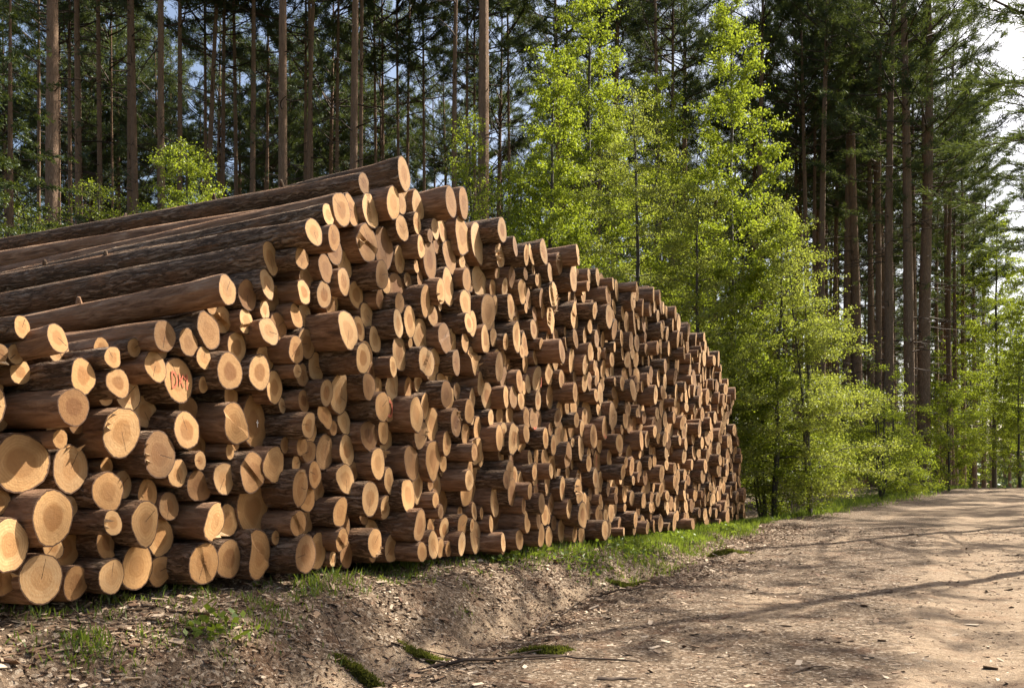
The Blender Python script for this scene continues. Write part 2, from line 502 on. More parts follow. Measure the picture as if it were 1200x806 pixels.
green = np.maximum(green, sstep(5.8, 7, VPM) * 0.7)
green = np.maximum(green, sstep(1.0, 5, -VPM) * 0.55)
V3 = np.stack([XX, YY, ZZ], -1).reshape(-1, 3)
gm_ = mesh_np('ground', V3, quad.reshape(-1, 4), attrs=dict(sand=sand.ravel(), green=green.ravel()))
ground = tag(obj('ground', gm_, M['ground']), kind='structure')
# the road: the worn strip, laid just above the forest soil, with a ragged edge
edge = 0.5 * fbm(UU * 0.7, VV * 0.7 + 31)
rmask = (VPM + edge > 1.75) & (VPM + edge < 5.75) & (UU > -12) & (UU < 70)
fm = rmask[:-1, :-1] & rmask[1:, :-1] & rmask[1:, 1:] & rmask[:-1, 1:]
rq = quad[fm]
used = np.unique(rq)
remap = np.full(nu * nv, -1); remap[used] = np.arange(len(used))
rm_ = mesh_np('dirt_road', V3[used] + np.array([0, 0, 0.005]), remap[rq], attrs=dict(sand=sand.ravel()[used], green=green.ravel()[used]))
tag(obj('dirt_road', rm_, M['ground']), kind='structure')

# ------------------------------------------------------------------ the log pile
# near log ends read off the photograph: centre x, centre y, height in px, how far the end stands out of the pile front (m)
DIG = [(29,385,26,.10),(65,394,34,.22),(0,415,22,.1),(24,436,31,-.05),(132,419,27,.22),(138,448,35,.2),(96,446,40,.2),(88,473,46,.22),
(152,456,42,-.05),(97,498,27,0),(24,539,74,.1),(83,549,57,.05),(138,505,60,.12),(126,576,48,.08),(52,612,66,.22),(80,597,34,-.02),
(0,672,34,.1),(48,687,62,.12),(78,650,46,-.1),(98,688,38,.0),(132,614,30,.16),(137,640,40,0),(129,684,44,.06),(163,620,50,.1),(158,677,56,0),
(188,629,46,-.05),(187,675,38,-.05),(193,394,38,.16),(221,401,34,.06),(245,390,42,.05),(261,374,33,.0),(291,377,30,.05),(180,434,36,.1),
(209,446,54,.02),(242,420,29,.05),(267,433,44,.1),(285,409,38,0),(272,461,32,-.1),(302,429,42,.06),(170,482,40,-.08),(221,480,34,-.08),
(219,504,46,.08),(189,534,56,.1),(212,556,34,.05),(231,525,38,-.08),(236,565,38,.05),(256,562,41,.08),(278,496,48,.12),(304,502,58,-.05),
(299,555,50,.12),(171,583,34,0),(198,596,34,.0),(254,611,46,.12),(275,607,40,-.02),(306,598,62,-.05),(239,662,51,.1),(269,655,49,.05),(306,657,54,.08),
(357,643,48,.12),(374,637,40,-.02),(342,610,32,.1),(360,606,36,-.08),(395,598,34,.1),(406,605,36,-.05),(401,632,28,.08),(412,643,32,-.02),
(428,595,42,.14),(433,637,37,.1),(439,624,32,-.08),(452,592,30,.05),(361,499,31,.14),(325,537,44,.08),(342,571,46,.1),(371,506,28,-.02),
(359,524,22,.05),(367,534,27,0),(383,527,42,-.02),(379,487,30,.02),(401,531,40,.0),(404,495,32,-.02),(429,512,38,.06),(438,543,38,.08),
(374,559,30,.02),(382,566,30,-.06),(402,568,38,.05),(415,562,25,-.03),(434,577,30,-.03),(362,582,32,-.02),(455,505,32,.05),(454,537,24,-.03),
(456,563,30,.05),(315,388,34,.1),(334,383,33,.02),(345,370,28,.06),(359,372,31,0),(343,412,33,.1),(358,405,38,.04),(407,397,44,.26),(320,420,32,-.05),
(421,427,38,.28),(355,440,28,.02),(377,430,36,.0),(396,446,48,.04),(380,461,33,.12),(361,467,28,.04),(427,455,32,.14),(431,410,30,.06),(440,397,30,.04),
(437,435,25,.02),(444,457,28,0),(317,456,40,.0),(430,372,30,0),(458,467,30,.05),(368,274,33,.3),(385,255,27,.2),(391,279,32,.24),(346,305,27,.18),
(322,313,38,.05),(362,307,26,.04),(377,309,34,.1),(313,334,34,.08),(325,346,36,-.04),(351,343,30,.1),(360,331,27,.04),(376,343,32,.1),(390,347,28,.02),
(404,332,34,.1),(406,302,36,0),(427,289,46,.12),(449,291,48,.06),(449,326,35,.16),(419,343,32,.0),(446,350,25,.06),(301,344,36,.05),(266,340,35,.3),
(476,213,39,.2),(428,223,26,.1),(400,245,41,.18),(416,248,34,.1),(434,247,40,.12),(457,240,40,.18),(468,229,28,.1),(471,268,32,.12),(490,242,32,.05),
(489,262,26,.1),(529,237,36,.22),(510,271,25,.12),(519,268,30,.04),(494,289,27,.14),(543,244,37,.1),(540,275,44,.08),(561,286,48,.05),(588,277,30,.2),
(584,296,30,.14),(617,301,25,.18),(624,297,26,.1),(637,296,28,.14),(529,298,38,.05),(657,308,27,.1),(677,301,25,.25)]
SIL_PX = [(-330, 560), (-160, 470), (0, 378), (120, 372), (190, 372), (262, 318), (330, 290), (395, 225), (470, 194), (520, 218), (560, 255), (600, 268), (650, 288), (700, 308), (770, 340), (815, 380), (840, 418), (853, 455), (865, 515), (871, 585)]
def sil_z(u):
    return np.interp(u, SU, SZ)
SU, SZ = [], []
for (px, py) in SIL_PX:
    a, b, _ = on_face(px, py, 0.05)
    SU.append(a); SZ.append(b)
SU, SZ = np.array(SU), np.array(SZ)
U_END = on_face(870, 612, 0)[0]
U_BEG = -6.9
def base_z(u):
    return CZ - (0.668 + 0.0125 * np.clip(u, -10, 16))
C = []                                       # u, z, r, protrusion, fixed
for (px, py, h, p) in DIG:
    if py > 475 and px < 340: p -= 0.06       # the lower left of the front is set back
    u, z, Y = on_face(px, py, p)
    C.append([u, z, 0.5 * h / FPX * Y, p, 1.0])
fixed = np.array(C)
# fill the rest of the outline with logs of mixed thickness
cand = []
prng = np.random.default_rng(21)
step = 0.220
row = 0
z = base_z(0) - 0.2
while z < 5.2:
    for u in np.arange(U_BEG + (row % 2) * step / 2, U_END + 0.2, step):
        cand.append((u + prng.normal(0, .02), z + prng.normal(0, .02)))
    z += step * 0.866
    row += 1
cand = np.array(cand)
rr = np.clip(prng.normal(0.117, 0.028, len(cand)), 0.07, 0.20)
dist = np.sqrt(((cand[:, None, :] - fixed[None, :, :2]) ** 2).sum(-1)) - fixed[None, :, 2]
free = dist.min(1) > rr * 0.62
inside = (cand[:, 1] > base_z(cand[:, 0]) + 0.06) & (cand[:, 1] < sil_z(cand[:, 0]) - 0.09) & (cand[:, 0] < U_END - 0.05)
sel = free & inside
fill = np.stack([cand[sel, 0], cand[sel, 1], rr[sel], np.clip(prng.normal(0.04, 0.085, sel.sum()), -0.13, 0.26), np.zeros(sel.sum())], 1)
A = np.concatenate([fixed, fill])
pos = A[:, :2].copy(); rad = A[:, 2]; fx = A[:, 4]
home = pos.copy()
mob = np.where(fx > 0, 0.08, 1.0)
ff_ = np.where((fx[:, None] > 0) & (fx[None, :] > 0), 0.93, 0.985)
for it in range(170):
    d = pos[:, None, :] - pos[None, :, :]
    L_ = np.sqrt((d ** 2).sum(-1)) + 1e-9
    ov = (rad[:, None] + rad[None, :]) * ff_ - L_
    np.fill_diagonal(ov, -1)
    push = np.where(ov > 0, ov, 0)
    wgt = mob[:, None] / (mob[:, None] + mob[None, :])
    mv = (d / L_[..., None] * (push * wgt)[..., None]).sum(1) * 0.45
    pos += mv
    pos[fx == 0, 1] -= 0.0012
    low = base_z(pos[:, 0]) + rad
    pos[:, 1] = np.maximum(pos[:, 1], low)
    if it % 3 == 0:
        over = (fx == 0) & (pos[:, 1] + rad * 0.6 > sil_z(pos[:, 0]))
        pos[over, 1] -= 0.012
# drop logs that ended up squeezed far outside the outline or hopelessly overlapped
d = np.sqrt(((pos[:, None] - pos[None]) ** 2).sum(-1)); np.fill_diagonal(d, 9)
worst = ((rad[:, None] + rad[None]) - d) / np.minimum(rad[:, None], rad[None])
alive = np.ones(len(pos), bool)
for i in np.argsort(-worst.max(1)):
    if fx[i] == 0 and (worst[i][alive] > 0.42).any():
        alive[i] = False
alive &= ~((fx == 0) & (pos[:, 1] > sil_z(pos[:, 0]) + 0.12))
logs = np.concatenate([pos, rad[:, None], A[:, 3:4], fx[:, None]], 1)[alive]
# small poles wedged into the gaps that are left
grid = np.stack(np.meshgrid(np.arange(U_BEG, U_END, 0.022), np.arange(0.3, 4.6, 0.022), indexing='ij'), -1).reshape(-1, 2)
grid = grid[(grid[:, 1] > base_z(grid[:, 0]) + 0.07) & (grid[:, 1] < sil_z(grid[:, 0]) - 0.16)]
gap = np.full(len(grid), 9.0)
for q_ in logs:
    gap = np.minimum(gap, np.hypot(grid[:, 0] - q_[0], grid[:, 1] - q_[1]) - q_[2])
extra = []
while len(extra) < 220:
    b_ = int(np.argmax(gap))
    if gap[b_] < 0.047: break
    r_ = min(gap[b_] * 1.08, 0.13)
    extra.append([grid[b_, 0], grid[b_, 1], r_, np.clip(prng.normal(0.0, 0.08), -0.12, 0.15), 0])
    gap = np.minimum(gap, np.hypot(grid[:, 0] - grid[b_, 0], grid[:, 1] - grid[b_, 1]) - r_)
logs = np.concatenate([logs, np.array(extra)])
NLOG = len(logs)

THETA = math.atan2(-N[0], N[1])              # local +Y of a log points out of the pile front; local +X = -T
def log_geom(r, L, seed, nseg, rings, bulge, notch, tilt, rear=True):
    """local frame: sawn front end near y=0, log runs to y=-L. returns bark (V,F,uv), front end (V,F,uv,rad), rear end"""
    g = np.random.default_rng(seed)
    th = np.linspace(0, 2 * np.pi, nseg, endpoint=False)
    ph = g.random(6) * 6.283
    prof = 1 + bulge * (0.55 * np.cos(2 * th + ph[0]) + 0.45 * np.cos(3 * th + ph[1]) + 0.22 * np.cos(5 * th + ph[2])) + g.normal(0, 0.012, nseg)
    if bulge > 0.08:                          # root swelling of a butt log
        prof += 0.22 * np.exp(-((np.angle(np.exp(1j * (th - ph[3])))) / 0.5) ** 2)
    sd = g.random() * 6.283
    sx, sz = math.cos(sd), math.sin(sd)
    off = g.uniform(-0.25, 0.35) * r
    tx_, tz_ = g.normal(0, tilt), g.normal(0, tilt)
    def ycut(x, z):
        y = tx_ * x + tz_ * z
        if notch:
            s = x * sx + z * sz - off
            y = y - notch * sstep(0, 0.012, s) - 0.25 * np.maximum(s, 0) * (notch > 0.03)
        return y
    ys = -L * (np.linspace(0, 1, rings) ** 1.6)
    bow = g.normal(0, 0.028, 2)
    V = np.zeros((rings, nseg + 1, 3)); U = np.zeros((rings, nseg + 1, 2))
    k = np.arange(nseg + 1) % nseg
    for i, y in enumerate(ys):
        s = -y / L
        tap = (1 - 0.16 * s) * (1 + 0.10 * bulge * 8 * math.exp(-(-y) / 0.4) - 0.10 * bulge * 8)
        pr = 1 + (prof - 1) * (0.35 + 0.65 * math.exp(-(-y) / 0.5))
        rr_ = r * tap * pr + (g.normal(0, 0.0035, nseg) if i else 0)
        x = rr_ * np.cos(th) + bow[0] * math.sin(math.pi * s); zz = rr_ * np.sin(th) + bow[1] * math.sin(math.pi * s)
        yy = y + (ycut(x, zz) if i == 0 else (ycut(x, zz) * 0.0))
        V[i, :, 0] = x[k]; V[i, :, 1] = np.broadcast_to(yy, (nseg,))[k]; V[i, :, 2] = zz[k]
        U[i, :, 0] = np.linspace(0, 2 * np.pi, nseg + 1) * r; U[i, :, 1] = y
    i, j = np.meshgrid(np.arange(rings - 1), np.arange(nseg), indexing='ij')
    q = i * (nseg + 1) + j
    F = np.stack([q, q + 1, q + nseg + 2, q + nseg + 1], -1).reshape(-1, 4)
    # front end: rings of vertices from the outline to the pith
    def disc(outline, nr, flip, fcut):
        rs = np.linspace(1, 0, nr + 1)[:-1]
        c = outline.mean(0) * 0.6
        vv = [outline * a + c * (1 - a) for a in rs]
        P = np.concatenate(vv + [c[None]])
        ra = np.concatenate([np.full(nseg, a) for a in rs] + [[0.0]])
        f = []
        for a in range(nr - 1):
            b = np.arange(nseg); b2 = (b + 1) % nseg
            f.append(np.stack([a * nseg + b, a * nseg + b2, (a + 1) * nseg + b2, (a + 1) * nseg + b], -1))
        quads = np.concatenate(f) if f else np.zeros((0, 4), int)
        b = np.arange(nseg); b2 = (b + 1) % nseg
        tri = np.stack([(nr - 1) * nseg + b, (nr - 1) * nseg + b2, np.full(nseg, nr * nseg)], -1)
        if not flip:
            quads = quads[:, ::-1]; tri = tri[:, ::-1]
        y = fcut(P[:, 0], P[:, 1])
        return np.stack([P[:, 0], np.broadcast_to(y, (len(P),)), P[:, 1]], -1), quads, tri, P, ra
    nr = 9 if notch else 4
    if nseg < 12: nr = 2
    front = disc(V[0, :nseg][:, [0, 2]], nr, False, ycut)
    back = disc(V[-1, :nseg][:, [0, 2]], 2, True, lambda x, z_: -L) if rear else None
    return (V.reshape(-1, 3), F, U.reshape(-1, 2)), front, back

# projected size decides which logs are individuals (the 300 that show largest) and which join the mass
wx, wy = xy_of(logs[:, 0], logs[:, 3])
ppx, ppy = project(wx, wy, logs[:, 1])
size = logs[:, 2] / wy
inview = (ppx > -12) & (ppx < 1200)
order = np.argsort(-(size * np.where(inview, 1, 0) + 0.003 * logs[:, 4] * inview))
indiv = set(order[:300].tolist())
ORD = ['', 'first', 'second', 'third', 'fourth', 'fifth', 'sixth', 'seventh', 'eighth', 'ninth', 'tenth', '11th', '12th', '13th', '14th', '15th', '16th', '17th', '18th', '19th', '20th']
def ordn(n):
    return ORD[n] if n < len(ORD) else '%d%s' % (n, {1: 'st', 2: 'nd', 3: 'rd'}.get(n % 10 if n % 100 not in (11, 12, 13) else 0, 'th'))
rowi = np.maximum(1, np.floor((logs[:, 1] - base_z(logs[:, 0])) / 0.232).astype(int) + 1)
colrank = {}
for rw in np.unique(rowi):
    ids = [i for i in np.where(rowi == rw)[0] if inview[i]]
    for k_, i in enumerate(sorted(ids, key=lambda i: ppx[i])):
        colrank[i] = k_ + 1
def nearest_dig(px, py):
    return int(np.argmin((np.array([d[0] for d in DIG]) - px) ** 2 + (np.array([d[1] for d in DIG]) - py) ** 2))
I_DM = nearest_dig(209, 446)
RED = {nearest_dig(458, 467): 'ring', }
CROSS = nearest_dig(304, 502)
stuffV, stuffF, stuffU, stuffR = [], [], [], []
cutV, cutQ, cutT, cutU, cutR, cutA = [], [], [], [], [], []
so = co = 0
lrng = np.random.default_rng(5)
log_objs = []
def ribbon(pts, w, y):
    pts = np.array(pts, float)
    V, F = [], []
    d = np.gradient(pts, axis=0); d /= np.linalg.norm(d, axis=1)[:, None] + 1e-9
    nrm = np.stack([-d[:, 1], d[:, 0]], 1) * w / 2
    wv = 1 + 0.25 * np.sin(np.arange(len(pts)) * 2.1)
    a = pts + nrm * wv[:, None]; b = pts - nrm * wv[:, None]
    V = np.concatenate([a, b]); n = len(pts)
    F = [(i, i + 1, n + i + 1, n + i) for i in range(n - 1)]
    return np.stack([V[:, 0], np.full(len(V), y), V[:, 1]], 1), np.array(F)
for i in range(NLOG):
    u, z, r, p, fxd = logs[i]
    seed = 1000 + i
    L = 5.6 + lrng.normal(0, 0.18)
    rnd = lrng.random()
    big = r > 0.15
    bulge = (0.07 + 0.08 * lrng.random()) if (big and lrng.random() < 0.65) else 0.045 + 0.06 * lrng.random()
    notch = lrng.uniform(0.008, 0.03) if lrng.random() < (0.2 if r > 0.11 else 0.1) else 0
    tilt = 0.05
    yaw = lrng.normal(0, 0.016); pitch = lrng.normal(0, 0.012)
    yaw += 0.165 * (1 - 0.95 * float(sstep(0.5, 8, u) * (1 - 0.7 * sstep(2.4, 3.9, z))))
    if u < 4:
        pitch += 0.075 * float(sstep(0.9, 0.0, sil_z(u) - z))
    if fxd and i == nearest_dig(65, 394): pitch += 0.10
    x0, y0 = xy_of(u, p)
    if i == I_DM:
        notch = 0; bulge = 0.03; tilt = 0.01
    if i in RED: notch = 0; tilt = 0.01
    if i in indiv:
        bk, fr, re_ = log_geom(r, L, seed, 20, 15, bulge, notch, tilt)
        size_w = 'thick' if r > 0.155 else ('slender' if r < 0.105 else 'medium')
        me = mesh_np('log', bk[0], bk[1], uv=bk[2], attrs=dict(rnd=np.full(len(bk[0]), rnd)))
        o = obj('log', me, M['bark'])
        o.location = (x0, y0, z); o.rotation_euler = (pitch, 0, THETA + yaw)
        ce = mesh_np('cut_end', fr[0], [fr[1], fr[2]], uv=fr[3], attrs=dict(rnd=np.full(len(fr[0]), rnd), rad=fr[4]), smooth=False)
        obj('cut_end', ce, M['cut'], o)
        cb = mesh_np('cut_end', re_[0], [re_[1], re_[2]], uv=re_[3], attrs=dict(rnd=np.full(len(re_[0]), rnd), rad=re_[4]), smooth=False)
        obj('cut_end', cb, M['cut'], o)
        look = ('notched ' if notch else '') + size_w + (' swollen' if bulge > 0.09 else '') + ' pine log'
        stand = ' jutting out' if p > 0.13 else (' set back' if p < -0.05 else '')
        lab = '%s%s, %s row up, %s from left' % (look, stand, ordn(int(rowi[i])), ordn(colrank.get(i, 1)))
        if i == I_DM: lab = 'thick pine log with red letters sprayed on its cut end'
        if i in RED: lab = 'pine log with a smeared red paint mark on its cut end'
        if i == CROSS: lab = 'thick set-back pine log with a small white cross on its end'
        if abs(ppx[i] - 476) < 6 and abs(ppy[i] - 213) < 8: lab = 'topmost pine log of the pile, its cut end against the trees'
        tag(o, lab, 'log', 'logs stacked in the roadside pile')
        log_objs.append(o)
        if notch and lrng.random() < 0.3 or lrng.random() < 0.03:
            # torn fibres left standing where the tree broke off the stump
            a0 = lrng.random() * 6.283
            vs, fs = [], []
            for q_ in range(3):
                a_ = a0 + lrng.normal(0, 0.25)
                c0 = np.array([math.cos(a_) * r * 0.82, -0.02, math.sin(a_) * r * 0.82])
                tip = c0 + np.array([lrng.normal(0, .012), lrng.uniform(.03, .08), lrng.normal(0, .015)])
                tng = np.array([-math.sin(a_), 0, math.cos(a_)]) * lrng.uniform(.012, .03)
                rdv = np.array([math.cos(a_), 0, math.sin(a_)]) * 0.006
                b_ = len(vs) * 1
                vs += [c0 - tng - rdv, c0 + tng - rdv, c0 + tng + rdv, c0 - tng + rdv, tip]
                fs += [(b_, b_ + 1, b_ + 4), (b_ + 1, b_ + 2, b_ + 4), (b_ + 2, b_ + 3, b_ + 4), (b_ + 3, b_, b_ + 4)]
                sp_ = obj('splinter', mesh_np('splinter', np.array(vs), np.array(fs), smooth=False), M['splinter'], o)
                vs, fs = [], []
        if sil_z(u) - z < 0.45 and u < 1.0:
            for q_ in range(int(lrng.integers(1, 5))):
                yq = -lrng.uniform(0.4, 4.6); aq = lrng.uniform(0.3, 2.85)
                dq = np.array([math.cos(aq), lrng.uniform(0.2, 0.7), math.sin(aq)]); dq /= np.linalg.norm(dq)
                c0 = np.array([math.cos(aq) * r * 0.86, yq, math.sin(aq) * r * 0.86])
                hq = lrng.uniform(0.03, 0.055)
                Vq, Fq, Uq = tubes([(np.stack([c0, c0 + dq * hq * 0.6, c0 + dq * hq, c0 + dq * (hq + 0.001)]), np.array([0.022, 0.015, 0.012, 0.0005]))], 7)
                obj('branch_stub', mesh_np('branch_stub', Vq, Fq, uv=Uq, attrs=dict(rnd=np.full(len(Vq), rnd))), M['bark'], o)
        if i == I_DM:
            s = r
            P1 = [(-.50, .40), (-.50, .1), (-.49, -.2), (-.48, -.5)]
            D2 = [(-.52, .40), (-.3, .32), (-.16, .12), (-.16, -.1), (-.28, -.34), (-.52, -.48)]
            E3 = [(.02, .34), (.06, .0), (.0, -.3)]
            E4 = [(.30, .32), (.16, .06), (-.0, -.06), (.16, .0), (.30, -.34)]
            E5 = [(.56, .38), (.56, .1), (.55, -.15), (.56, -.44)]
            E6 = [(.30, .30), (.42, .1), (.56, .34)]
            for st in (P1, D2, E3, E4, E5, E6):
                vv, ff = ribbon([(-a * s * 0.95, b * s * 0.85) for a, b in st], 0.010, 0.006)
                mk = obj('painted_letter', mesh_np('painted_letter', vv, ff), M['paint'], o)
        if i in RED:
            tt = np.linspace(0, 5.4, 14)
            vv, ff = ribbon(np.stack([0.45 * r * np.cos(tt), 0.6 * r * np.sin(tt)], 1), 0.022, 0.008)
            obj('painted_mark', mesh_np('painted_mark', vv, ff), M['paint'], o)
        elif i != I_DM and 470 < ppx[i] < 770 and ppy[i] > 400 and lrng.random() < 0.08:
            a0 = lrng.random() * 6.283
            tt = a0 + np.linspace(0, lrng.uniform(0.8, 1.8), 6)
            vv, ff = ribbon(np.stack([0.8 * r * np.cos(tt), 0.8 * r * np.sin(tt)], 1), 0.02, 0.012)
            obj('painted_mark', mesh_np('painted_mark', vv, ff), M['paint'], o)
            o['label'] = o['label'].replace('pine log', 'red-smeared pine log')
        if i == CROSS:
            for st in ([(-.02, -.02), (-.02, .03)], [(-.035, .012), (-.005, .014)]):
                vv, ff = ribbon(st, 0.006, 0.012)
                obj('chalk_mark', mesh_np('chalk_mark', vv, ff), M['chalk'], o)
    else:
        bk, fr, re_ = log_geom(r, L, seed, 12, 6, min(bulge, 0.06), 0, tilt, rear=False)
        cz_, sz_ = math.cos(THETA + yaw), math.sin(THETA + yaw)
        def tw(P):
            y = P[:, 1]; zz = P[:, 2] + pitch * y
            return np.stack([x0 + P[:, 0] * cz_ - y * sz_, y0 + P[:, 0] * sz_ + y * cz_, z + zz], 1)
        stuffV.append(tw(bk[0])); stuffF.append(bk[1] + so); stuffU.append(bk[2]); stuffR.append(np.full(len(bk[0]), rnd)); so += len(bk[0])
        cutV.append(tw(fr[0])); cutQ.append(fr[1] + co); cutT.append(fr[2] + co); cutU.append(fr[3]); cutR.append(np.full(len(fr[0]), rnd)); cutA.append(fr[4]); co += len(fr[0])
rest = obj('stacked_logs', mesh_np('stacked_logs', np.concatenate(stuffV), np.concatenate(stuffF), uv=np.concatenate(stuffU), attrs=dict(rnd=np.concatenate(stuffR))), M['bark'])
tag(rest, 'the smaller and farther pine logs of the big roadside pile', 'logs', kind='stuff')
ro = obj('cut_ends', mesh_np('cut_ends', np.concatenate(cutV), [np.concatenate(cutQ), np.concatenate(cutT)], uv=np.concatenate(cutU), attrs=dict(rnd=np.concatenate(cutR), rad=np.concatenate(cutA)), smooth=False), M['cut'], rest)
tag(ro, kind='stuff')
print('LOGS', NLOG, 'indiv', len(indiv), 'inview', int(inview.sum()))

# bearers: long poles lying on the ground under the pile, which carry the logs
for k_, (v0, lab) in enumerate([(-0.9, 'dark bearer pole lying under the front of the log pile'), (-4.4, 'dark bearer pole lying under the back of the log pile')]):
    us = np.linspace(U_BEG + 0.6, U_END - 0.4, 30)
    px_, py_ = xy_of(us, np.full(30, v0))
    gz = ground_z(px_, py_)
    zt = base_z(us) - 0.02
    rb = 0.085
    P = np.stack([px_, py_, np.minimum(zt - rb, gz + 0.05)], 1)
    V, F, U = tubes([(P, np.full(30, rb))], 10)
    tag(obj('bearer_pole', mesh_np('bearer_pole', V, F, uv=U, attrs=dict(rnd=np.full(len(V), .3))), M['bark']), lab, 'pole')

# ------------------------------------------------------------------ trees
def blades(P, D, ln, wd, g, jitter=0.5):
    """thin diamond blades at points P along directions D"""
    n = len(P)
    D = D + g.normal(0, jitter, (n, 3)); D /= np.linalg.norm(D, axis=1)[:, None]
    S = np.cross(D, g.normal(0, 1, (n, 3))); S /= np.linalg.norm(S, axis=1)[:, None] + 1e-9
    ln = np.asarray(ln)[:, None]; wd = np.asarray(wd)[:, None]
    a = P; b = P + D * ln * 0.5 + S * wd * 0.5; c = P + D * ln; d = P + D * ln * 0.5 - S * wd * 0.5
    V = np.stack([a, b, c, d], 1).reshape(-1, 3)
    F = np.arange(n * 4).reshape(n, 4)
    return V, F

def pine_meshes(seed, H=24.0, dia=0.34, live=0.45, dense=1.0):
    g = np.random.default_rng(seed)
    zs = np.linspace(-0.3, H, 26)
    bend = g.normal(0, 0.25, 2); b2 = g.normal(0, 0.10, 2); phs = g.random(2) * 6
    def axis_at(z_):
        s = np.asarray(z_) / H
        return np.stack([bend[0] * s ** 2 + b2[0] * np.sin(s * 7 + phs[0]) * s, bend[1] * s ** 2 + b2[1] * np.sin(s * 6 + phs[1]) * s, np.asarray(z_)], -1)
    rad_ = dia / 2 * (1 - 0.82 * (np.clip(zs, 0, H) / H) ** 1.5) * (1 + 0.28 * np.exp(-np.clip(zs, 0, H) / 0.5))
    V, F, U = tubes([(axis_at(zs), rad_)], 10)
    trunk = mesh_np('trunk', V, F, uv=U, attrs=dict(rnd=np.full(len(V), g.random())))
    lines = []; NP, ND, NL = [], [], []
    nb = int(78 * dense)
    for b in range(nb):
        dead = b < nb * 0.36
        s = g.uniform(0.16, live + 0.08) if dead else live + (1 - live) * (1 - (1 - g.random()) ** 1.2) * 0.985
        z0 = s * H
        az = g.random() * 6.283
        if dead:
            ln = g.uniform(0.4, 1.9); up = g.uniform(-0.35, 0.25)
        else:
            q = (s - live) / (1 - live)
            ln = (0.9 + 2.3 * math.sin(math.pi * min(1, q * 0.75 + 0.22))) * g.uniform(0.6, 1.15) * (1 - 0.45 * q ** 3)
            up = g.uniform(-0.1, 0.45) + 0.5 * q
        base = axis_at(z0)
        k = 6
        tt = np.linspace(0, 1, k)
        curl = g.normal(0, 0.18)
        P = np.stack([base[0] + ln * tt * np.cos(az + curl * tt), base[1] + ln * tt * np.sin(az + curl * tt), base[2] + ln * (up * tt + (0.28 if not dead else -0.15) * tt ** 2) + g.normal(0, 0.03, k) * tt], 1)
        r0 = (0.012 + 0.010 * ln)
        lines.append((P, r0 * (1 - 0.8 * tt)))
        nt_ = int((4 if dead else 13) * dense * ln / 1.8) + 1
        for t_ in range(nt_):
            f = g.uniform(0.35, 1.0) if not dead else g.uniform(0.3, 1)
            p = np.array([np.interp(f, tt, P[:, c]) for c in range(3)])
            a2 = az + g.choice([-1, 1]) * g.uniform(0.4, 1.2)
            l2 = g.uniform(0.25, 0.75) * (1.1 - 0.4 * f)
            e = p + l2 * np.array([math.cos(a2), math.sin(a2), g.uniform(-0.1, 0.5)])
            lines.append((np.stack([p, (p + e) / 2 + g.normal(0, .02, 3), e]), np.array([0.009, 0.006, 0.003])))
            if not dead or g.random() < 0.10:
                m = 34
                f2 = g.uniform(0.25, 1.0, m)[:, None]
                NP.append(p + (e - p) * f2 + g.normal(0, 0.035, (m, 3)))
                ND.append(np.tile((e - p) / l2 * 0.8 + np.array([0, 0, 0.3]), (m, 1)))
                NL.append(g.uniform(0.12, 0.24, m))
    V, F, U = tubes(lines, 3)
    br = mesh_np('branches', V, F, uv=U)
    P = np.concatenate(NP); D = np.concatenate(ND); Ln = np.concatenate(NL)
    V, F = blades(P, D, Ln, Ln * 0.115, g, 0.65)
    cr = mesh_np('crown', V, F, attrs=dict(rnd=np.repeat(g.random(len(P)) * 0.7 + 0.3 * (P[:, 2] / H), 4)), smooth=False)
    return trunk, br, cr

PINES = [pine_meshes(40 + k, live=[0.64, 0.60, 0.67, 0.44, 0.50, 0.36, 0.34][k], dense=[1, 1.1, .95, 1.15, 1.0, 1.2, 0.75][k]) for k in range(7)]
def pine(k, x, y, dia, H, label, rz=None, lean=(0, 0), wide=1.0, group='pines of the forest around the log pile'):
    sxy = dia / 0.34; sz = H / 24.0
    rt = empty('pine_tree', (x, y, float(ground_z(x, y)) - 0.02), random.random() * 6.283 if rz is None else rz)
    rt.rotation_euler[0] = lean[0]; rt.rotation_euler[1] = lean[1]
    tr, br, cr = PINES[k]
    o = obj('trunk', tr, M['trunk'], rt); o.scale = (sxy, sxy, sz)
    w = (0.8 + 0.25 * sxy) * wide
    for nm, me, mt in (('branches', br, M['branch']), ('crown', cr, M['needle'])):
        c = obj(nm, me, mt, rt); c.scale = (w, w, sz); c['kind'] = 'stuff'
    tag(rt, label, 'pine tree', group)
    return rt

# trunks read off the photograph: x at mid height, width px, lean px per 200 px of height
TR = [(44,4.5,0),(60,14.5,0),(70,3,0),(84,5,0),(93,7.5,0),(117,6,0),(133,3,0),(152,6,0),(162,7.5,2),(190,8.2,0),(210,6,0),(226,6.5,-10),(240,4.5,0),(260,5.2,0),(277,5,0),
      (294,6.7,0),(313,4,0),(331,10.5,0),(347,5.5,-8),(355,4.2,-2),(365,5,0),(394,4.5,0),(408,9.5,-4),(419,5.6,-2),(444,4,1),(450,3.6,0),(471,4,2),(477,4,0),(498,3.8,0),(532,6.6,0),(548,4,0),
      (557,4,0),(567,13,0),(598,3.8,0),(776,5,2),(938,5.5,0),(956,5.4,0),(981,4,0),(993,8.4,0),(1004,11,0),(1019,5.4,0),(1042,9.5,1),(1050,7.5,12),(1066,10.5,0),(1083,12.5,0),(1116,5.5,6),(1129,4.8,0),(1098,4.5,0),(1142,4.5,0),(1153,4,0),(1108,4.0,0)]
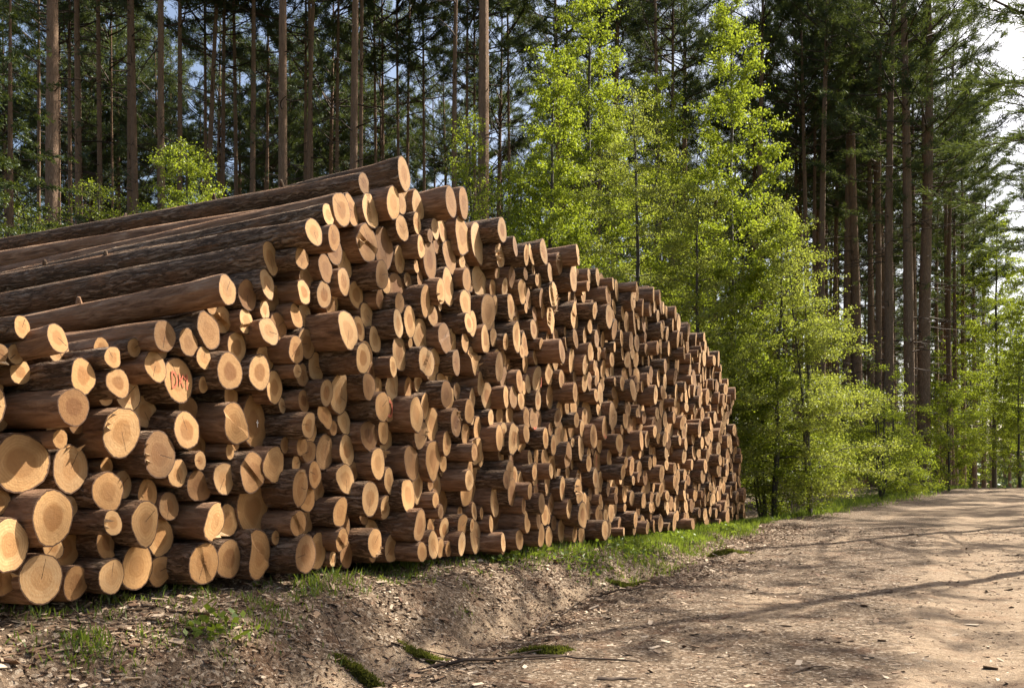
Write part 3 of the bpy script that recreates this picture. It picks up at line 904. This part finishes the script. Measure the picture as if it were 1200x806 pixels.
for k_, (px, w, ln) in enumerate(TR):
    dia = {True: 0.33, False: 0.28}[w > 6] * random.uniform(0.94, 1.06)
    Y = dia * FPX / w
    if px > 985: Y = max(Y, 33 + (px - 985) * 0.05 + (6 - min(w, 6)) * 3)
    if 985 < px < 1010: Y = 44
    if px > 1095: Y = max(Y, 40 + (px - 1095) * 0.6)
    Y = min(Y, 78)
    if px < 930: Y = 27 + (min(Y, 78) - 27) * 0.28      # a dense stand of slim stems close behind the pile
    dia = 1.22 * w * Y / FPX
    x = (px - 600) / FPX * Y
    if px < 560:
        where = '%s from the left edge above the pile' % ordn(k_ + 1)
    elif px < 700:
        where = 'straight behind the pile\'s descending top' if w > 8 else 'thin, just right of the tall lit trunk'
    elif px < 900:
        where = 'dark between the two tall bright birches'
    else:
        where = '%s from right edge, beyond the green bushes' % ordn(sum(1 for t_ in TR if t_[0] >= px))
    thick = 'stout' if w > 8 else ('slender' if w < 4.6 else 'straight')
    if abs(ln) > 5: thick = 'leaning'
    lean_y = math.atan(-ln / 200.0)
    pine(k_ % 3 if px < 1015 else 3 + k_ % 2, x, Y, dia, random.uniform(27, 31) if px < 930 else random.uniform(25, 29), '%s pine trunk, %s' % (thick, where), lean=(0, lean_y), rz=0 if ln else None)

# the unnumbered depth of the forest behind
cnt = 0
tries = 0
frng = random.Random(11)
deep = []
placed = [((px - 600) / FPX * 40, 40) for px, w, ln in TR[:1]]
while cnt < 225 and tries < 30000:
    tries += 1
    Y = frng.uniform(38, 86) if cnt < 195 else frng.uniform(80, 150)
    x = frng.uniform(-0.66, 0.66) * Y
    u, v = uv_of(x, Y)
    vp = v - float(road_shift(u))
    if vp > (-2.0 if Y < 42 else -0.6) and vp < 8.0 and Y < 88: continue
    px = 600 + x / Y * FPX
    if vp > 8.0 and Y < 60: continue
    if px < 640 and (Y < 48 or (Y > 70 and frng.random() < 0.25)): continue
    if any((x - a) ** 2 + (Y - b) ** 2 < 1.9 ** 2 for a, b in placed): continue
    placed.append((x, Y))
    side = 'deep in the dark forest behind the log pile' if v < 0 else 'far off on the right side of the road'
    o_ = pine(frng.choice([0, 1, 2] if Y < 72 else [3, 4, 5]), x, Y, frng.uniform(0.26, 0.38), frng.uniform(23, 29) if Y < 72 else frng.uniform(20, 26), 'slender pine ' + side, group='pines standing deep in the forest' if v < 0 else 'far pines on the right of the road')
    deep.append((px, v < 0, o_))
    cnt += 1
for flag, ph_ in ((True, 'thin background pine, %s from left in the deep forest'), (False, 'far pine right of the road, %s from left')):
    for k_, (px, f_, o_) in enumerate(sorted([d_ for d_ in deep if d_[1] == flag], key=lambda d_: d_[0])):
        o_['label'] = ph_ % ordn(k_ + 1)

# pines standing on the right of the road, out of frame: they throw the shadows that cross the road
for k_, (u, v, dia, H, wide, var, lab) in enumerate([
        (16.6, 7.3, .30, 15, 1.35, 6, 'big pine at right edge whose boughs reach into the picture'),
        (9.6, 7.6, .28, 13.6, 1.0, 4, 'pine beside the road just outside the right edge'),
        (30.0, 12.0, .30, 18, 0.9, 2, 'pine on the right roadside past the bend, nearest of three'),
        (37.0, 11.5, .30, 19, 1.0, 1, 'pine on the right roadside past the bend, middle of three'),
        (42.0, 6.6, .34, 25, 1.95, 5, 'broad pine past the bend, its crown at the right edge'),
        (57.0, 6.2, .34, 26, 1.9, 3, 'broad pine farther past the bend by the right edge'),
        (44.0, 11.0, .30, 20, 1.1, 3, 'pine on the right roadside past the bend, farthest of three')]):
    v = v + (float(road_shift(u)) if k_ > 1 else 0)
    x, y = xy_of(u, v)
    pine(var, x, y, dia, H, lab, group='pines on the right roadside', wide=wide)

# ---- young broad-leaved trees in fresh spring leaf
def broadleaf(name, x, y, H, halfw, label, cat, leafmat, seed, nleaf=24000, low=0.06, ang=0.9, prof=None, leaf=0.055, stems=1, group=None, lean=0.0):
    nleaf = int(nleaf * 1.55)
    g = np.random.default_rng(seed)
    rt = empty(name, (x, y, float(ground_z(x, y)) - 0.02))
    lines = []; pts = []; dirs = []
    prof = prof or (lambda q: math.sin(math.pi * min(1, 0.12 + 0.88 * q) ** 0.75) ** 0.8)
    stemsP = []
    for s_ in range(stems):
        zs = np.linspace(-0.15, H * (1.0 if s_ == 0 else g.uniform(0.6, 0.95)), 14)
        a = g.random() * 6.283; sp = 0 if stems == 1 else g.uniform(0.15, 0.45) * halfw
        q = np.clip(zs / H, 0, 1)
        wob = np.cumsum(g.normal(0, 0.018 * H ** 0.5, (14, 2)), 0) * 0.5
        P = np.stack([math.cos(a) * sp * q ** 0.8 + wob[:, 0] + lean * q * H, math.sin(a) * sp * q ** 0.8 + wob[:, 1], zs], 1)
        r0 = 0.008 * H / stems ** 0.5 + 0.012
        lines.append((P, r0 * (1 - 0.9 * q) + 0.004))
        stemsP.append((P, zs))
    trunk_lines = list(lines); lines = []
    npri = int(26 + 5.5 * H)
    twigs = []
    for b in range(npri):
        P, zs = stemsP[b % stems]
        q = low + (1 - low) * ((b + g.random()) / npri)
        z0 = q * zs[-1]
        base = np.array([np.interp(z0, zs, P[:, c]) for c in range(3)])
        az = b * 2.399 + g.normal(0, 0.3)
        ln = halfw * prof((q - low) / (1 - low)) * g.uniform(0.55, 1.2) + 0.15
        up = math.tan(max(0.05, ang + g.normal(0, 0.15) - 0.0)) * 0.7
        k = 6; tt = np.linspace(0, 1, k)
        cur = g.normal(0, 0.2)
        B = np.stack([base[0] + ln * tt * np.cos(az + cur * tt), base[1] + ln * tt * np.sin(az + cur * tt), base[2] + ln * (up * tt - 0.25 * tt ** 2)], 1)
        lines.append((B, (0.006 + 0.006 * ln) * (1 - 0.8 * tt)))
        for t_ in range(int(4 + 5 * ln)):
            f = g.uniform(0.25, 1.0)
            p = np.array([np.interp(f, tt, B[:, c]) for c in range(3)])
            a2 = az + g.choice([-1, 1]) * g.uniform(0.3, 1.1)
            l2 = (0.25 + 0.32 * ln * (1 - 0.5 * f)) * g.uniform(0.5, 1.2)
            e = p + l2 * np.array([math.cos(a2), math.sin(a2), g.uniform(-0.25, 0.55)])
            lines.append((np.stack([p, (p + e) / 2 + g.normal(0, .02, 3), e]), np.array([0.006, 0.004, 0.002])))
            twigs.append((p, e))
        twigs.append((B[2], B[5]))
    W = np.array([np.linalg.norm(e - p) + 0.1 for p, e in twigs]) * g.uniform(0.2, 1.7, len(twigs))
    W /= W.sum()
    ids = g.choice(len(twigs), nleaf, p=W)
    p = np.array([t_[0] for t_ in twigs])[ids]; e = np.array([t_[1] for t_ in twigs])[ids]
    f = g.uniform(0.05, 1.12, nleaf)[:, None]
    L = p + (e - p) * f + g.normal(0, 0.055, (nleaf, 3))
    L[:, 2] = np.maximum(L[:, 2], 0.05)
    ln = 0.80 * leaf * g.uniform(0.6, 1.4, nleaf)
    D = g.normal(0, 0.7, (nleaf, 3)) + np.array([0, 0, -0.35])
    V, F = blades(L, D, ln, ln * 0.72, g, 0.3)
    tone = np.clip(0.5 + 0.2 * g.normal(0, 1, len(twigs))[ids] + g.normal(0, 0.16, nleaf), 0, 1)
    V_, F_, U_ = tubes(trunk_lines, 7)
    obj('trunk', mesh_np('trunk', V_, F_, uv=U_), M['stem'], rt)
    V_, F_, U_ = tubes(lines, 3)
    tag(obj('branches', mesh_np('branches', V_, F_, uv=U_), M['stem'], rt), kind='stuff')
    tag(obj('crown', mesh_np('crown', V, F, attrs=dict(rnd=np.repeat(tone, 4)), smooth=False), M[leafmat], rt), kind='stuff')
    tag(rt, label, cat, group or 'young trees in fresh spring leaf')
    return rt
def bl(px, top, Y, wpx, label, leafmat, seed, cat='tree', name='young_birch', **kw):
    x = (px - 600) / FPX * Y
    gz = float(ground_z(x, Y))
    H = CZ + (HOR - top) / FPX * Y - gz
    return broadleaf(name, x, Y, H, 0.5 * wpx / FPX * Y, label, cat, leafmat, seed, **kw)
cone = lambda q: (1 - q) ** 0.75 * (0.55 + 0.45 * min(1, q * 5)) + 0.05
bl(688, -30, 26.0, 215, 'tallest bright birch, its top leaving the picture above the pile', 'leaf', 1, nleaf=46000, low=0.10, ang=0.85, prof=cone, leaf=0.078)
bl(775, 88, 30.0, 150, 'shorter bright birch between the two tallest ones', 'leaf', 2, nleaf=26000, low=0.1, ang=0.9, prof=cone, leaf=0.082)
bl(858, 8, 22.5, 175, 'tall pointed bright birch right of the tallest one', 'leaf', 3, nleaf=38000, low=0.05, ang=0.85, prof=cone, leaf=0.072)
bl(640, 75, 22.9, 130, 'bright birch half hidden left of the tallest one', 'leaf', 21, nleaf=24000, low=0.1, ang=0.85, prof=cone, leaf=0.075)
bl(738, 110, 22.5, 200, 'pale spreading hornbeam in front of the tall birches', 'leaf_pale', 4, name='young_hornbeam', nleaf=30000, low=0.15, ang=0.35, leaf=0.055)
bl(820, 215, 21.3, 150, 'pale hornbeam just above the far end of the pile', 'leaf_pale', 5, name='young_hornbeam', nleaf=22000, low=0.1, ang=0.35, leaf=0.055)
bl(905, 235, 21.8, 150, 'leafy hornbeam between pile end and roadside pines', 'leaf_pale', 6, name='young_hornbeam', nleaf=22000, low=0.05, ang=0.4, leaf=0.055)
bl(950, 290, 22.0, 180, 'broad low hornbeam bush just past the end of the pile', 'leaf_pale', 7, name='young_hornbeam', nleaf=30000, low=0.08, ang=0.3, leaf=0.052, stems=3)
bl(895, 400, 22.5, 150, 'low hazel bush close behind the end of the pile', 'leaf_deep', 8, name='hazel_bush', cat='bush', nleaf=16000, low=0.03, ang=0.5, stems=4)
bl(1032, 425, 30.0, 100, 'small leafy bush at the foot of the pine cluster', 'leaf', 9, name='hazel_bush', cat='bush', nleaf=12000, low=0.05, ang=0.5, stems=4, leaf=0.06)
bl(1112, 452, 38.0, 75, 'bright sapling beside the road left of the far bend', 'leaf', 10, nleaf=10000, low=0.05, ang=0.8, leaf=0.075)
bl(1062, 500, 32.0, 60, 'low bush at the road edge below the pine cluster', 'leaf', 11, name='hazel_bush', cat='bush', nleaf=7000, low=0.05, ang=0.4, stems=3, leaf=0.06)
bl(215, 172, 22.0, 105, 'bright green sapling behind the left slope of the pile', 'leaf', 12, nleaf=16000, low=0.4, ang=0.8, leaf=0.06)
bl(112, 212, 23.0, 130, 'yellow-green sapling left of the bright one behind the pile', 'leaf_deep', 13, nleaf=10000, low=0.4, ang=0.4, leaf=0.055)
bl(28, 235, 21.0, 110, 'thin yellow-leaved sapling at the left edge', 'leaf_deep', 14, nleaf=7000, low=0.3, ang=0.4, leaf=0.055)
bl(545, 140, 25.0, 75, 'slim birch sapling beside the tall lit pine trunk', 'leaf', 15, nleaf=9000, low=0.3, ang=0.9, prof=cone, leaf=0.065)
bl(608, 190, 24.0, 110, 'birch sapling between lit pine trunk and tallest birch', 'leaf', 16, nleaf=14000, low=0.2, ang=0.8, leaf=0.062)
bl(1165, 250, 58.0, 105, 'hazy green birch beyond the bend of the road', 'leaf', 17, nleaf=24000, low=0.1, ang=0.7, leaf=0.12)
bl(1222, 290, 48.0, 150, 'green birch at the right edge beyond the road', 'leaf_deep', 18, nleaf=24000, low=0.1, ang=0.6, leaf=0.10)
bl(1195, 405, 44.0, 60, 'low bright bush at the right edge of the road', 'leaf', 19, name='hazel_bush', cat='bush', nleaf=8000, low=0.05, ang=0.5, leaf=0.08)

for k_, (px, top, Y, w, mt, lab) in enumerate([(985, 440, 40, 90, 'leaf_deep', 'shaded bush behind the pine cluster on its left'), (1048, 470, 46, 80, 'leaf_deep', 'shaded bush seen between the trunks of the pine cluster'),
        (1098, 395, 56, 60, 'leaf', 'slim birch standing right of the pine cluster'), 
        (1140, 300, 75, 90, 'leaf_deep', 'far birch seen over the crest of the road'), (925, 470, 27, 120, 'leaf_deep', 'low shaded hazel beside the end of the pile')]):
    bl(px, top, Y, w, lab, mt, 60 + k_, name='hazel_bush' if 'bush' in lab or 'hazel' in lab else 'young_birch', cat='bush' if 'bush' in lab or 'hazel' in lab else 'tree', nleaf=11000, low=0.03, ang=0.6, stems=3, leaf=0.05 + 0.0012 * Y)

# ---- the wood far beyond, which reads as one mass
g_ = np.random.default_rng(303)
WP, WL, wl_lines = [], [], []
for k_ in range(520):
    Yd = g_.uniform(95, 190); x = g_.uniform(-0.72, 0.75) * Yd
    if x < 0.1 * Yd and (k_ % 2 == 0 or k_ % 3 == 0): continue
    gz = float(ground_z(x, Yd))
    H = g_.uniform(17, 26) if k_ % 2 else g_.uniform(4, 11)
    m = 130
    q = g_.random(m)
    lo = 0.4 if k_ % 2 else 0.03
    zz = gz + H * (lo + (1 - lo) * q)
    rr_ = (2.4 if k_ % 2 else 2.8) * np.sqrt(g_.random(m)) * (1.1 - q * 0.8)
    a = g_.random(m) * 6.283
    WP.append(np.stack([x + rr_ * np.cos(a), Yd + rr_ * np.sin(a), zz], 1)); WL.append(g_.uniform(.5, 1.1, m))
    if k_ % 2:
        wl_lines.append((np.array([[x, Yd, gz - .3], [x + g_.normal(0, .2), Yd, gz + H * .5], [x + g_.normal(0, .3), Yd, gz + H * .95]]), np.array([.17, .12, .04])))
P = np.concatenate(WP); Ln = np.concatenate(WL)
V, F = blades(P, g_.normal(0, 1, (len(P), 3)), Ln, Ln * 0.45, g_, 0.3)
fw = tag(obj('far_wood', mesh_np('far_wood', V, F, attrs=dict(rnd=np.repeat(g_.random(len(P)), 4)), smooth=False), M['needle']), 'dark mass of the far wood beyond the nearer trees', 'wood', kind='stuff')
V, F, U = tubes(wl_lines, 5)
tag(obj('far_trunks', mesh_np('far_trunks', V, F, uv=U, attrs=dict(rnd=np.full(len(V), .4))), M['trunk'], fw), kind='stuff')

# ---- dark spruces at the left edge
def spruce(px, Y, H, label, seed, halfw=2.0):
    g = np.random.default_rng(seed)
    x = (px - 600) / FPX * Y
    rt = empty('spruce_tree', (x, Y, float(ground_z(x, Y)) - 0.02))
    zs = np.linspace(-0.2, H, 12)
    V, F, U = tubes([(np.stack([0 * zs, 0 * zs, zs], 1), 0.14 * (1 - 0.95 * np.clip(zs, 0, H) / H) + 0.004)], 8)
    obj('trunk', mesh_np('trunk', V, F, uv=U, attrs=dict(rnd=np.full(len(V), .5))), M['trunk'], rt)
    lines = []; NP, ND = [], []
    for b in range(110):
        q = 0.06 + 0.93 * (b + g.random()) / 110
        ln = halfw * (1 - q) ** 0.8 * g.uniform(0.7, 1.15) + 0.15
        az = b * 2.399 + g.normal(0, .2)
        tt = np.linspace(0, 1, 6)
        B = np.stack([ln * tt * math.cos(az), ln * tt * math.sin(az), q * H + ln * (-0.30 * tt - 0.15 * tt * (1 - tt) + 0.12 * tt ** 3)], 1)
        lines.append((B, (0.006 + 0.008 * ln) * (1 - 0.8 * tt)))
        for t_ in range(int(5 + 11 * ln)):
            f = g.uniform(0.15, 1)
            p = np.array([np.interp(f, tt, B[:, c]) for c in range(3)])
            a2 = az + g.choice([-1, 1]) * g.uniform(0.4, 1.0)
            l2 = (0.12 + 0.4 * ln * (1 - f * 0.7) * 0.6) * g.uniform(0.6, 1.1)
            e = p + l2 * np.array([math.cos(a2), math.sin(a2), g.uniform(-0.5, 0.0)])
            m = 20
            f2 = g.random(m)[:, None]
            NP.append(p + (e - p) * f2 + g.normal(0, .015, (m, 3))); ND.append(np.tile((e - p) / l2, (m, 1)))
    V, F, U = tubes(lines, 3)
    tag(obj('branches', mesh_np('branches', V, F, uv=U), M['branch'], rt), kind='stuff')
    P = np.concatenate(NP); D = np.concatenate(ND)
    ln = g.uniform(0.05, 0.10, len(P))
    V, F = blades(P, D, ln, ln * 0.3, g, 0.7)
    tag(obj('crown', mesh_np('crown', V, F, attrs=dict(rnd=np.repeat(g.random(len(P)), 4)), smooth=False), M['spruce'], rt), kind='stuff')
    tag(rt, label, 'spruce tree', 'spruces at the left edge of the forest')
spruce(12, 20.0, 13.0, 'dark drooping spruce at the left edge behind the pile', 71, 2.3)
spruce(-45, 17.0, 10.0, 'dark spruce mostly cut off by the left edge', 72, 2.0)

# ------------------------------------------------------------------ grass, moss, litter
grng = np.random.default_rng(99)
GP, GH = [], []
def add_grass(u, v, n, spread, h):
    uu = u + grng.normal(0, spread, n); vv = v + grng.normal(0, spread * 0.7, n)
    x, y = xy_of(uu, vv)
    GP.append(np.stack([x, y, ground_uv(uu, vv)], 1)); GH.append(h * grng.uniform(0.4, 1.2, n))
for (px, py, n, sp, h) in [(100, 762, 260, .085, .065), (190, 748, 90, .10, .05), (245, 742, 160, .11, .055), (300, 738, 110, .1, .05), (225, 690, 60, .1, .08), (130, 707, 40, .06, .07), (370, 690, 120, .1, .1),
                           (440, 668, 160, .12, .12), (480, 664, 200, .14, .12), (580, 655, 160, .16, .12), (625, 652, 160, .16, .10), (400, 680, 80, .1, .1), (20, 716, 50, .1, .06), (320, 716, 90, .15, .07)]:
    p = on_ground(px, py); u, v = uv_of(p[0], p[1])
    add_grass(u, v, n, sp, h)
for k_ in range(170):
    u = grng.uniform(-5.5, 3.5)
    add_grass(u, abs(grng.normal(0.0, 0.35)) - 0.15, int(grng.integers(4, 22)), 0.06, 0.06)
for k_ in range(520):
    u = grng.uniform(2.8, 17); s = (u - 2.8) / 14
    v = grng.normal(0.18, 0.30) + float(road_shift(u)) * 0.8
    add_grass(u, v, int(20 + 35 * s), 0.16, 0.11 + 0.03 * s)
for k_ in range(220):
    u = grng.uniform(15, 42)
    v = grng.normal(0.4, 0.5) + float(road_shift(u))
    add_grass(u, v, 34, 0.28, 0.20)
for k_ in range(140):
    u = grng.uniform(6, 45)
    v = grng.uniform(5.9, 8.5) + float(road_shift(u))
    add_grass(u, v, 30, 0.3, 0.22)
P = np.concatenate(GP); H_ = np.concatenate(GH)
V, F = blades(P, np.tile([0, 0, 1.0], (len(P), 1)), H_, 0.006 + H_ * 0.05, grng, 0.35)
tag(obj('grass', mesh_np('grass', V, F, attrs=dict(rnd=np.repeat(grng.random(len(P)), 4)), smooth=False), M['grass']), 'fresh green grass along the foot of the pile and roadside', 'grass', kind='stuff')

# low leafy weeds on the verge
WP = []
for (px, py, n, sp) in [(640, 655, 60, .2), (735, 645, 260, .35), (790, 632, 260, .4), (690, 662, 120, .3), (850, 622, 220, .5), (590, 660, 50, .15), (250, 745, 50, .1)]:
    p = on_ground(px, py); u, v = uv_of(p[0], p[1])
    uu = u + grng.normal(0, sp, n); vv = v + grng.normal(0, sp * 0.4, n)
    x, y = xy_of(uu, vv)
    WP.append(np.stack([x, y, ground_uv(uu, vv) + grng.uniform(0.01, 0.12, n)], 1))
P = np.concatenate(WP)
V, F = blades(P, grng.normal(0, 1, (len(P), 3)) * np.array([1, 1, 0.3]), grng.uniform(.04, .09, len(P)), grng.uniform(.03, .055, len(P)), grng, 0.2)
tag(obj('weeds', mesh_np('weeds', V, F, attrs=dict(rnd=np.repeat(grng.random(len(P)), 4)), smooth=False), M['grass']), 'low leafy weeds on the verge below the pile', 'weeds', kind='stuff')

# moss and heather clumps
MP = []
CL = [(425, 800, .13, .09, 'dark mossy clump at the bottom edge of the picture'), (500, 773, .15, .05, 'flat mossy clump behind the fallen stick'), (735, 688, .20, .05, 'moss cushion beside the washed-out channel'),
      (640, 765, .18, .05, 'small moss patch near the middle of the verge'), (690, 640, .22, .10, 'yellowish moss tuft at the foot of the pile'), (850, 648, .3, .06, 'yellow-green moss patch on the verge near the pile end')]
for (px, py, rd, h, lab) in CL:
    p = on_ground(px, py)
    n = 3500
    a = grng.random(n) * 6.283; q = np.sqrt(grng.random(n)) * (0.7 + 0.3 * np.sin(a * 3 + px))
    x = p[0] + rd * q * np.cos(a) * 1.5; y = p[1] + rd * q * np.sin(a) * 0.5
    zg = ground_z(x, y)
    zz = zg + h * np.clip(1 - q ** 2, 0, 1) * grng.uniform(0.0, 1, n)
    V, F = blades(np.stack([x, y, zz - 0.01], 1), np.tile([0, 0, 0.7], (n, 1)), grng.uniform(.012, .04, n), grng.uniform(.004, .010, n), grng, 0.7)
    cx = np.array([p[0], p[1], float(ground_z(p[0], p[1]))])
    o = obj('moss_clump', mesh_np('moss_clump', V - cx, F, attrs=dict(rnd=np.repeat(grng.random(n), 4)), smooth=False), M['moss'])
    o.location = cx
    tag(o, lab, 'moss', 'moss clumps on the verge')

# wood chips and bark crumbs strewn on the verge and road
n = 90000
uu = -6.5 + 19 * grng.random(n) ** 1.35; vv = np.where(grng.random(n) < 0.78, grng.normal(0.7, 0.7, n), grng.uniform(0, 5.5, n))
dens = fbm(uu * 0.8, vv * 0.8 + 50) + 0.5
keep = grng.random(n) < np.clip(dens * 1.6 - 0.2, 0.08, 1)
uu, vv = uu[keep], vv[keep]; n = len(uu)
vv = vv + road_shift(uu)
x, y = xy_of(uu, vv); zz = ground_uv(uu, vv)
ln = np.exp(grng.normal(math.log(0.024), 0.55, n)).clip(.007, .10); wd = ln * grng.uniform(0.2, 0.6, n)
a = grng.random(n) * 6.283
D = np.stack([np.cos(a), np.sin(a), grng.normal(0, .22, n)], 1)
S = np.stack([-np.sin(a), np.cos(a), grng.normal(0, .3, n)], 1)
c = np.stack([x, y, zz + 0.004 + ln * 0.10], 1)
q4 = np.stack([c - D * ln[:, None] / 2 - S * wd[:, None] / 2, c + D * ln[:, None] / 2 - S * wd[:, None] * 0.3, c + D * ln[:, None] / 2 + S * wd[:, None] / 2, c - D * ln[:, None] / 2 + S * wd[:, None] * 0.35], 1)
up = np.array([0, 0, 0.004])
V = np.concatenate([q4, q4 - up], 1).reshape(-1, 3)
b8 = np.arange(n)[:, None] * 8
F = np.concatenate([b8 + np.array(f)[None] for f in ([0, 1, 2, 3], [0, 4, 5, 1], [1, 5, 6, 2], [2, 6, 7, 3], [3, 7, 4, 0])])
tag(obj('wood_litter', mesh_np('wood_litter', V, F, attrs=dict(rnd=np.repeat(np.clip(grng.normal(0.58, 0.27, n), 0, 1), 8)), smooth=False), M['chip']), 'bark crumbs and wood chips strewn on the ground', 'litter', kind='stuff')

# fallen sticks
def stick(pts_px, r, label, twigs=3, seed=0, lift=0.02):
    g = np.random.default_rng(seed)
    P = np.array([on_ground(*p) for p in pts_px])
    k = 5 * (len(P) - 1) + 1
    tt = np.linspace(0, len(P) - 1, k)
    Q = np.stack([np.interp(tt, np.arange(len(P)), P[:, c]) for c in range(3)], 1)
    Q[:, :2] += g.normal(0, 0.012, (k, 2))
    Q[:, 2] = ground_z(Q[:, 0], Q[:, 1]) + r * 0.5 + lift * np.sin(np.linspace(0, np.pi, k))
    lines = [(Q, r * np.linspace(1, 0.4, k))]
    for t_ in range(twigs):
        i = g.integers(1, k - 1)
        dv = g.normal(0, 1, 3); dv[2] = abs(dv[2]) * 0.5; dv /= np.linalg.norm(dv)
        l = g.uniform(0.12, 0.4)
        lines.append((np.stack([Q[i], Q[i] + dv * l * 0.5 + g.normal(0, .01, 3), Q[i] + dv * l]), np.array([r * .5, r * .35, r * .15])))
    c = Q[0].copy()
    V, F, U = tubes(lines, 6)
    o = obj('fallen_stick', mesh_np('fallen_stick', V - c, F, uv=U), M['twig'])
    o.location = c
    tag(o, label, 'stick', 'fallen sticks on the verge')
stick([(478, 795), (560, 778), (640, 772), (745, 776)], .014, 'long dark fallen stick at bottom centre', 5, 1)
stick([(620, 745), (640, 728), (676, 706)], .010, 'thin stick leaning out of the washed channel', 3, 2, .05)
stick([(690, 698), (740, 694), (800, 686)], .013, 'dark stick lying across the washed channel', 2, 3)
stick([(120, 778), (160, 770), (190, 772)], .006, 'short thin stick at the lower left', 2, 4)
stick([(60, 722), (95, 727), (130, 738)], .007, 'thin stick below the leftmost logs', 1, 5)
stick([(300, 742), (345, 752), (365, 765)], .007, 'thin stick on the near bank', 1, 6)
stick([(700, 797), (745, 797)], .018, 'short thick bark piece near the bottom centre', 0, 7, 0)
stick([(930, 790), (975, 783)], .007, 'short stick lying on the road', 1, 8)
stick([(400, 770), (430, 758)], .008, 'short stick above the mossy clump', 2, 9)
